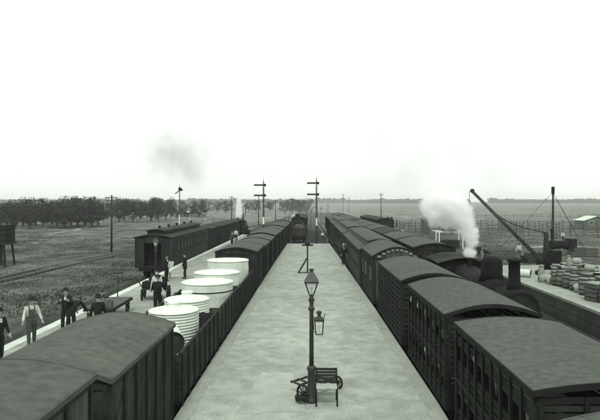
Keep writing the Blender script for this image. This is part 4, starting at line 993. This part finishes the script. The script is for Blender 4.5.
# ------------------------------------------------------------------ crane
base = Vector((16.7, 41, PZ)); tip = Vector((11.4, 41, 7.08)); foot = base + Vector((-.25, 0, .9))
r = thing('hand_crane', base); T_ = tip - base; F_ = foot - base
mb = MB(); mb.lathe([(.75, .012), (.75, .25), (.45, .35), (.3, .6)], n=18); mb.build('pedestal', 'iron', r)
mb = MB(); mb.ring([(0, 0, .5), (0, 0, 3.0)], [.26, .16], 12); mb.build('mast', 'timb', r)
for s_ in (-1, 1): mb = MB(); mb.beam(F_ + Vector((0, s_ * .3, 0)), T_ + Vector((0, s_ * .09, 0)), .10, .15); mb.build('jib_beam', 'timb', r)
mb = MB()
for k in range(1, 8): t = k / 8; c = F_.lerp(T_, t); wd = .3 + (.09 - .3) * t; mb.beam(c - Vector((0, wd, 0)), c + Vector((0, wd, 0)), .07)
mb.build('jib_braces', 'timb', r)
mb = MB()
for s_ in (-.12, .12): mb.ring([Vector((0, s_, 3.0)).lerp(T_, t) + Vector((0, 0, -.9 * math.sin(PI * t) * (.6 + .4 * t))) for t in [k / 10 for k in range(11)]], .03, 6)
mb.build('stay_rods', 'iron', r)
mb = MB(); mb.ring([T_ + Vector((-.02, -.08, .05)), T_ + Vector((-.02, .08, .05))], .15, 16); mb.build('jib_pulley', 'iron', r)
mb = MB(); mb.ring([T_ + Vector((-.22, 0, 0)), T_ + Vector((-.22, 0, -1.25))], .018, 6); h_ = mb.build('hoist_rope', 'iron', r)
mb = MB(); mb.ring([T_ + Vector((-.22 + .1 * math.sin(a), 0, -1.42 + .1 * math.cos(a))) for a in [k * .5 for k in range(10)]], .022, 6); mb.build('hook', 'iron', h_)
mb = MB(); mb.bb(-.55, .9, -.45, .45, .7, 1.0); mb.bb(.35, .95, -.4, .4, 1.0, 1.75); mb.build('winding_frame', 'iron', r)
mb = MB(); mb.ring([(.15, -.5, 1.25), (.15, .5, 1.25)], .2, 14); mb.ring([(.15, -.55, 1.25), (.15, -.49, 1.25)], .45, 20); mb.build('winding_drum', 'iron', r)
mb = MB(); mb.ring([(.15, -.7, 1.25), (.15, -.55, 1.25)], .03, 6); mb.beam((.15, -.7, 1.25), (.45, -.7, 1.5), .04); mb.build('crank_handle', 'iron', r)
tag(r, 'hand crane on the right platform with its long jib raised over the steam', 'crane')

# portable engine with tall pole behind it
p = at(560, 256, -.2); r = thing('portable_engine', p, R(20))
mb = MB(); mb.ring([(-1.5, 0, 1.35), (1.2, 0, 1.35)], .5, 20); mb.build('boiler', 'boiler', r, smooth=True)
mb = MB(); mb.bb(1.2, 2.1, -.55, .55, .7, 2.05); mb.build('firebox', 'iron', r, bevel=.03)
mb = MB(); mb.lathe([(.22, 1.8), (.16, 2.0), (.15, 3.0), (.24, 3.15), (.24, 3.25)], (-1.2, 0, 0), 14); mb.build('chimney', 'iron', r)
for x, q_ in ((-1.1, .45), (1.3, .65)):
    for s_ in (-1, 1): spoked(r, (x, s_ * .72, q_), q_ - .02, Vector((0, 1, 0)))
spoked(r, (0, .62, 2.05), .62, Vector((0, 1, 0)), 'flywheel'); tag(r, 'dark portable steam engine on spoked wheels at the foot of the tall pole', 'portable engine')
p = at(553, 254, -.2); r = thing('derrick_pole', p); H = (254 - 187) * p.y / FPX; mb = MB(); mb.ring([(0, 0, 0), (0, 0, H)], [.17, .11], 10); mb.build('pole', 'timb', r)
mb = MB(); mb.lathe([(.16, H - .9), (.2, H - .8), (.2, H), (.1, H + .05)], n=10); mb.build('pole_head', 'iron', r)
mb = MB()
for dx, dy in ((-6, 3), (6, 4), (2, -5)): mb.ring([(0, 0, H - .7), (dx, dy, .1)], .02, 5)
mb.build('guy_ropes', 'iron', r); tag(r, 'tall thick-headed derrick pole with guy ropes behind the crane', 'pole')
# loose timber and goods around
for px, py, a, lab in ((536, 262, .4, 'pile of sawn timber lying behind the crane'), (583, 256, -.3, 'pile of sawn timber right of the portable engine'), (500, 258, .1, 'pile of sawn timber left of the crane foot beyond the locomotive')):
    p = at(px, py, -.2); mb = MB()
    for z in range(4):
        for k in range(5 - z): mb.box(((k - 2 + z * .5) * .3 + random.uniform(-.03, .03), random.uniform(-.2, .2), .13 + z * .25), (.26, 3.2, .22), Euler((0, 0, random.uniform(-.04, .04))))
    o = mb.build('timber_pile', 'timbl' if px != 536 else 'timb', loc=p); o.rotation_euler.z = a + PI / 2; tag(o, lab, 'timber pile')

# ------------------------------------------------------------------ fences, stockyards, huts
def fence(a, b, h, nr, sp, label, mt='timbl', name='stockyard_fence', pr=.07):
    a, b = Vector((*a, -.24)), Vector((*b, -.24)); d = b - a; n_ = max(2, min(90, int(d.length / sp))); r = thing(name, a)
    pm = None
    for k in range(n_ + 1):
        t = k / n_
        if pm is None: mb = MB(); mb.box((0, 0, (h + .25) / 2 - .1), (pr * 2, pr * 2, h + .3)); o = pm = mb.build('post', mt, r)
        else: o = pm.copy(); COL.objects.link(o); o.parent = r
        o.location = d * t; o.rotation_euler = (0, 0, random.uniform(-.2, .2)); o.scale = (1, 1, random.uniform(.95, 1.08))
    for q_ in range(nr):
        z = h * (q_ + .6) / nr; mb = MB()
        for k in range(n_): mb.beam(d * (k / n_) + Vector((0, -pr - .02, z + random.uniform(-.05, .05))), d * ((k + 1) / n_) + Vector((0, -pr - .02, z + random.uniform(-.05, .05))), .04, .075)
        mb.build('rail', mt, r)
    return tag(r, label, 'fence', 'timber fences round the stockyards')
fence((15.8, 110), (58, 106), 2.2, 5, 2.4, 'nearest long rail fence of the stockyards across the right side')
fence((16.5, 121), (66, 118), 2.1, 5, 2.4, 'middle long rail fence of the stockyards')
fence((17.5, 134), (74, 132), 2.0, 4, 2.6, 'farthest long rail fence of the stockyards')
for k, x in enumerate((16.2, 22, 30, 40)): fence((x, 109 if k else 110.5), (x + 3, 133), 2.4, 5, 2.5, f'cross fence dividing the stockyards, {("leftmost", "second from the left", "third from the left", "rightmost")[k]}')
fence((-170, 150), (-60, 128), 1.2, 3, 3.2, 'low rail fence in front of the left trees', name='field_fence', pr=.07)
fence((-62, 168), (-24, 172), 1.2, 3, 3.0, 'low field fence beyond the lone signal', name='field_fence', pr=.07)
fence((62, 230), (190, 215), 1.3, 3, 3.5, 'far field fence across the right-hand paddock', name='field_fence', pr=.08)
for px in (388, 391.5):
    p = at(px, 232, -.2); r = thing('loading_post', p); mb = MB(); mb.box((0, 0, 1.5), (.45, .45, 3.2)); mb.build('post', 'timb', r); mb = MB(); mb.box((0, 0, 3.13), (.6, .6, .12)); mb.build('cap', 'timb', r); tag(r, f'thick dark gate post at the left end of the stockyards, the {"left" if px < 390 else "right"} one of two', 'post', 'stockyard gate posts')
def hut(px, py, w1, d1, h1, rise, rm, wm, label, z=-.2, name='hut', rot=0):
    p = at(px, py, z); r = thing(name, p, rot)
    mb = MB(); mb.prism([(-w1 / 2, 0), (w1 / 2, 0), (w1 / 2, h1), (0, h1 + rise - .05), (-w1 / 2, h1)], 0, d1); mb.build('wall', wm, r)
    mb = MB(); e = .25
    for s_ in (-1, 1): mb.add([(0, -e, h1 + rise), (0, d1 + e, h1 + rise), (s_ * (w1 / 2 + e), d1 + e, h1 - e * rise / (w1 / 2)), (s_ * (w1 / 2 + e), -e, h1 - e * rise / (w1 / 2)), (0, -e, h1 + rise + .06), (0, d1 + e, h1 + rise + .06), (s_ * (w1 / 2 + e), d1 + e, h1 - e * rise / (w1 / 2) + .06), (s_ * (w1 / 2 + e), -e, h1 - e * rise / (w1 / 2) + .06)], [(0, 1, 2, 3), (4, 7, 6, 5), (0, 3, 7, 4), (1, 5, 6, 2), (2, 6, 7, 3), (0, 4, 5, 1)])
    mb.build('roof', rm, r)
    mb = MB(); mb.box((w1 * .2, -.03, 1.0), (.8, .05, 2.0)); mb.build('door', 'timb', r)
    mb = MB(); mb.box((-w1 * .22, -.02, 1.5), (.9, .05, .8)); wdw = mb.build('window', 'white', r); mb = MB(); mb.box((-w1 * .22, -.05, 1.5), (.75, .02, .65)); mb.build('pane', 'glass', wdw)
    return tag(r, label, 'building')
hut(182, 216.5, 5.5, 5, 1.4, 1.5, 'roofw', 'wall_m', 'small far cottage with white roof among the left trees', name='cottage')
hut(195.5, 216.5, 6.5, 5, 1.2, 1.2, 'roofw', 'wall_m', 'small low far shed with white roof, right of the cottage', name='shed')
hut(597, 229, 6, 5, 2.0, 1.0, 'roofw', 'wall_m', 'small white-roofed shed by the stockyards at the right edge', name='shed')
# open-framed yard shelter behind the steam
p = at(451, 249, -.2); r = thing('yard_shelter', p, R(-4)); 
for x in (-1.6, 1.6):
    for y in (0, 3): mb = MB(); mb.beam((x, y, 0), (x, y, 2.3), .14); mb.build('post', 'white', r)
mb = MB(); mb.beam((-2.1, -.02, 2.35), (2.6, -.02, 2.35), .12, .14); mb.beam((-2.1, 3, 2.35), (2.6, 3, 2.35), .12, .14); mb.build('beam', 'white', r)
mb = MB(); mb.prism([(-.9, 2.45), (.9, 2.45), (0, 3.5)], -.2, 3.2); mb.build('roof', 'roofd', r)
mb = MB(); mb.bb(-1.4, 1.4, 1.2, 2.6, 0, 1.1); mb.build('counter', 'timb', r)
tag(r, 'small open yard shelter with white posts and a dark peaked roof behind the steam', 'shelter')

# water tank on stand, cut by the left edge
p = at(-4, 267, -.2); r = thing('water_tank_stand', p, .1)
for x in (-1.4, 0, 1.4):
    for y in (-1.1, 1.1): mb = MB(); mb.beam((x * .95, y, 0), (x * .8, y * .9, 2.3), .2); mb.build('leg', 'timb', r)
mb = MB(); mb.beam((-1.3, -1.13, .3), (1.3, -1.13, 2.0), .1); mb.beam((1.3, -1.15, .3), (-1.3, -1.15, 2.0), .1); mb.build('cross_brace', 'timb', r)
mb = MB(); mb.bb(-1.5, 1.5, -1.3, 1.3, 2.31, 2.5); mb.build('deck', 'timb', r)
mb = MB(); mb.bb(-1.35, 1.35, -1.15, 1.15, 2.505, 4.2)
for z in (2.7, 3.3, 3.9): mb.bb(-1.4, 1.4, -1.2, 1.2, z, z + .06)
mb.build('tank', 'wood_h', r); tag(r, 'dark timber water tank raised on posts at the far left edge', 'water tank')

# ------------------------------------------------------------------ trees
def tree_proto(seed, H=8.5, spread=4.3, trunk=.15):
    rnd = random.Random(seed); r = thing('tree'); mb = MB(); th = H * trunk
    mb.ring([(0, 0, -.3), (.05, 0, th * .5), (.0, .1, th)], [.32, .22, .18], 8)
    cl = []
    for k in range(9):
        a = 2 * PI * k / 9 + rnd.uniform(-.3, .3); q_ = spread * rnd.uniform(.35, .8); z = H * rnd.uniform(trunk + .12, .84)
        e = Vector((math.cos(a) * q_, math.sin(a) * q_, z)); mb.ring([(0, 0, th * rnd.uniform(.75, 1)), e * .5 + Vector((0, 0, th * .35)), e], [.12, .07, .03], 5); cl.append((e, rnd.uniform(.8, 1.5)))
    mb.build('trunk', 'bark', r, smooth=True)
    for k in range(30):
        a = rnd.uniform(0, 2 * PI); q_ = spread * math.sqrt(rnd.random()) * .85; top = H * (1 - .32 * (q_ / spread) ** 2)
        cl.append((Vector((math.cos(a) * q_, math.sin(a) * q_, rnd.uniform(H * (trunk + .04), top - .5))), rnd.uniform(.7, 1.3)))
    mb = MB()
    for c, q_ in cl:
        for k in range(int(85 * q_)):
            v_ = Vector((rnd.gauss(0, 1), rnd.gauss(0, 1), rnd.gauss(0, .8))); v_ = v_.normalized() * q_ * rnd.uniform(.45, 1.05); p_ = c + v_
            s_ = rnd.uniform(.10, .24); u_ = Vector((rnd.gauss(0, 1), rnd.gauss(0, 1), rnd.gauss(0, .6))).normalized() * s_; w3 = u_.orthogonal().normalized() * s_ * .7
            w3.rotate(Matrix.Rotation(rnd.uniform(0, 6), 3, u_)); mb.add([p_ - u_, p_ + w3 * .8, p_ + u_, p_ - w3 * .8], [(0, 1, 2, 3)])
    mb.build('crown', 'leaf', r); return r
VAR = [dict(seed=1), dict(seed=2, H=7.6, spread=4.4), dict(seed=3, H=9.2, spread=3.9), dict(seed=4, H=8, spread=4.8, trunk=.12), dict(seed=5, H=6.8, spread=4.0)]
trees = []     # px, base y, top y
for px, by, ty in ((-9, 230, 200), (-2, 228, 198.5), (7, 225, 200.5), (15, 229, 200), (23, 226, 199), (30, 228.5, 193.5), (36, 225, 200), (43, 227, 200.5), (52, 224, 197.5), (57, 226, 199.5), (65, 228, 198), (71, 226, 194.5), (78, 227, 192.5), (85, 225, 196),
                   (92, 226.5, 200.5), (98, 224.5, 197.5), (107, 219, 201), (119, 222, 198.5), (124, 220.5, 195.5), (133, 222, 197), (140, 219, 199.5), (147, 218, 200.5), (151, 221.5, 196.5), (158, 219, 198.5), (166, 220, 196.5), (171, 217, 199.5), (187, 217, 200), (199, 217, 197.5), (205, 215, 199.5),
                   (217, 212, 200.5), (226, 213, 199), (249, 211, 200.5), (256, 212.5, 198.5), (270, 211, 200.5), (285, 213, 199.5), (291, 214, 197.5), (299, 214, 198.5), (307, 214.5, 197)):
    trees.append((px, by, ty))
trees.sort(); nt = len(trees)
for i, (px, by, ty) in enumerate(trees):
    k = random.randrange(5) if i >= 5 else i; vr = VAR[k]; o = inst(('tree', k), lambda: tree_proto(**vr)); p = at(px, by, -.2); H = (by - ty) * p.y / FPX
    s_ = H / vr.get('H', 8.5); o.location = p; o.scale = (s_ * random.uniform(.8, 1.35), s_ * random.uniform(.9, 1.2), s_); o.rotation_euler = (0, 0, random.uniform(0, 6.28))
    z_ = 'bushy dark tree in the belt across the left and middle distance, '
    lab = z_ + ('leftmost' if i == 0 else (ORD[i + 1] + ' from the left' if i < nt - 1 else 'rightmost')); tag(o, lab, 'tree', 'belt of trees beyond the railway')
# far woods along the horizon
mb = MB(); rnd = random.Random(9)
for k in range(34000):
    X = rnd.uniform(-1300, 1380); Y = 1500 + 120 * noise.noise((X * .0025, 2, 0)) + rnd.uniform(-30, 30)
    if noise.noise((X * .008, 8, 0)) < -.45: continue
    hh = 9.5 + 3.5 * noise.noise((X * .012, 1, 4)) + 8 * max(0, noise.noise((X * .06, 1, 4))) + 3 * noise.noise((X * .2, 3, 4)); z = rnd.random() ** .8 * hh
    s_ = rnd.uniform(1.6, 3.6); a = rnd.uniform(0, 6.28); d = Vector((math.cos(a), math.sin(a) * .4, rnd.uniform(-.5, .5))) * s_; u_ = Vector((rnd.uniform(-.4, .4), rnd.uniform(-.4, .4), 1)).normalized() * s_ * .6
    c = Vector((X, Y, z)); mb.add([c - d, c - u_, c + d, c + u_], [(0, 1, 2, 3)])
tag(mb.build('far_woods', 'leafd'), 'hazy line of far-off woods along the horizon', 'woods', kind='stuff')

# ------------------------------------------------------------------ steam, smoke and haze
def vapour(name, label, blobs, dens, v, soft=.5, nscale=1.2, pad=.3, cat='steam', namp=.8, aniso=0.2):
    xs = [b[0] for b in blobs]; c = Vector((sum(xs) / len(xs), sum(b[1] for b in blobs) / len(blobs), sum(b[2] for b in blobs) / len(blobs)))
    lo = [min(b[i] - b[3] for b in blobs) - pad for i in range(3)]; hi = [max(b[i] + b[3] for b in blobs) + pad for i in range(3)]
    mb = MB(); mb.bb(lo[0], hi[0], lo[1], hi[1], lo[2], hi[2])
    m = bpy.data.materials.new(name + '_volume'); m.use_nodes = True; n, l = m.node_tree.nodes, m.node_tree.links; n.clear()
    out = n.new('ShaderNodeOutputMaterial'); pv = n.new('ShaderNodeVolumePrincipled'); pv.inputs['Color'].default_value = (v, v, v, 1); pv.inputs['Anisotropy'].default_value = aniso
    l.new(pv.outputs[0], out.inputs['Volume']); geo = n.new('ShaderNodeNewGeometry')
    acc = None
    def M2(op, a, b):
        q_ = n.new('ShaderNodeMath'); q_.operation = op
        for i, x in enumerate((a, b)):
            if isinstance(x, (int, float)): q_.inputs[i].default_value = x
            else: l.new(x, q_.inputs[i])
        return q_.outputs[0]
    for (x, y, z, q_) in blobs:
        d = n.new('ShaderNodeVectorMath'); d.operation = 'DISTANCE'; l.new(geo.outputs['Position'], d.inputs[0]); d.inputs[1].default_value = (x, y, z)
        t = M2('SUBTRACT', 1, M2('DIVIDE', d.outputs['Value'], q_)); acc = t if acc is None else M2('SMOOTH_MAX', acc, t)
    for nd in n:
        if nd.type == 'MATH' and nd.operation == 'SMOOTH_MAX': nd.inputs[2].default_value = .25
    nz = n.new('ShaderNodeTexNoise'); nz.inputs['Scale'].default_value = nscale; nz.inputs['Detail'].default_value = 5; nz.inputs['Roughness'].default_value = .6; l.new(geo.outputs['Position'], nz.inputs[0])
    f = M2('ADD', acc, M2('MULTIPLY', M2('SUBTRACT', nz.outputs[0], .56), namp * 2))
    mr_ = n.new('ShaderNodeMapRange'); mr_.interpolation_type = 'SMOOTHSTEP'; mr_.inputs[1].default_value = 0; mr_.inputs[2].default_value = soft; mr_.inputs[3].default_value = 0; mr_.inputs[4].default_value = dens; l.new(f, mr_.inputs[0])
    l.new(mr_.outputs[0], pv.inputs['Density']); M[name] = m
    o = mb.build(name, name); return tag(o, label, cat, kind='stuff')
YS = 28.6
def vp(px, py, q_, Y=YS): return ((px - VX) * Y / FPX, Y, CAM_Z - (py - VY) * Y / FPX, q_)
vapour('steam_plume', 'thick white steam billowing up from the locomotive beside the vans', [vp(470, 252, .42), vp(472, 243, .42), vp(469, 233, .6), vp(463, 222, .8), vp(456, 212, 1.0), vp(443, 206, 1.05), vp(448, 218, .8), vp(436, 213, .75), vp(458, 204, .7), vp(432, 203, .75), vp(440, 198, .55), vp(452, 199, .5)], 5.0, 1.0, .45, 1.7, namp=.75, aniso=0.0)
vapour('steam_jet', 'thin jet of steam rising from the distant left locomotive', [vp(239, 216 - 1.5 * k, .75 - .02 * k, 96) for k in range(12)], 4, 1.0, .5, 2.2, namp=.35)
vapour('smoke_puff', 'faint grey puff of smoke hanging in the sky above the left trees', [vp(163, 155, 8, 150), vp(173, 156, 9.5, 150), vp(183, 160, 9.5, 150), vp(190, 168, 8, 150), vp(194, 177, 6, 150)], .075, .30, 1.3, .30, cat='smoke', namp=.75)
vapour('drifting_steam', 'thin veil of steam drifting from the plume towards the crane', [vp(480, 196, 1.6, 31), vp(500, 200, 2.2, 31), vp(520, 208, 2.0, 31), vp(463, 190, 1.3, 31)], .045, .8, 1.0, .6, cat='steam', namp=.5)
vapour('smoke_veil', 'thin smoky veil drifting low over the tracks beyond the platform end', [(1, 125, 4, 7), (7, 130, 6, 8), (14, 135, 8, 8), (-5, 128, 3, 6), (22, 140, 11, 8)], .035, .85, 1.0, .12, cat='smoke', namp=.6)
vapour('smoke_trail', 'faint smudge of smoke spread in the sky right of the signals', [(18, 160, 22, 8), (30, 162, 18, 9), (42, 165, 20, 9), (52, 165, 14, 9), (36, 165, 27, 6)], .012, .35, 1.1, .06, cat='smoke', namp=.7)
mb = MB(); mb.bb(-3600, 3600, -2500, 5200, -1.6, 40)
hm = bpy.data.materials.new('haze_volume'); hm.use_nodes = True; hn = hm.node_tree.nodes; hn.clear()
ho = hn.new('ShaderNodeOutputMaterial'); hv = hn.new('ShaderNodeVolumePrincipled'); hv.inputs['Color'].default_value = (.99, 1, .99, 1); hv.inputs['Density'].default_value = .00030
hm.node_tree.links.new(hv.outputs[0], ho.inputs['Volume']); M['haze'] = hm
tag(mb.build('haze', 'haze'), 'pale haze lying over the whole plain', 'haze', kind='stuff')
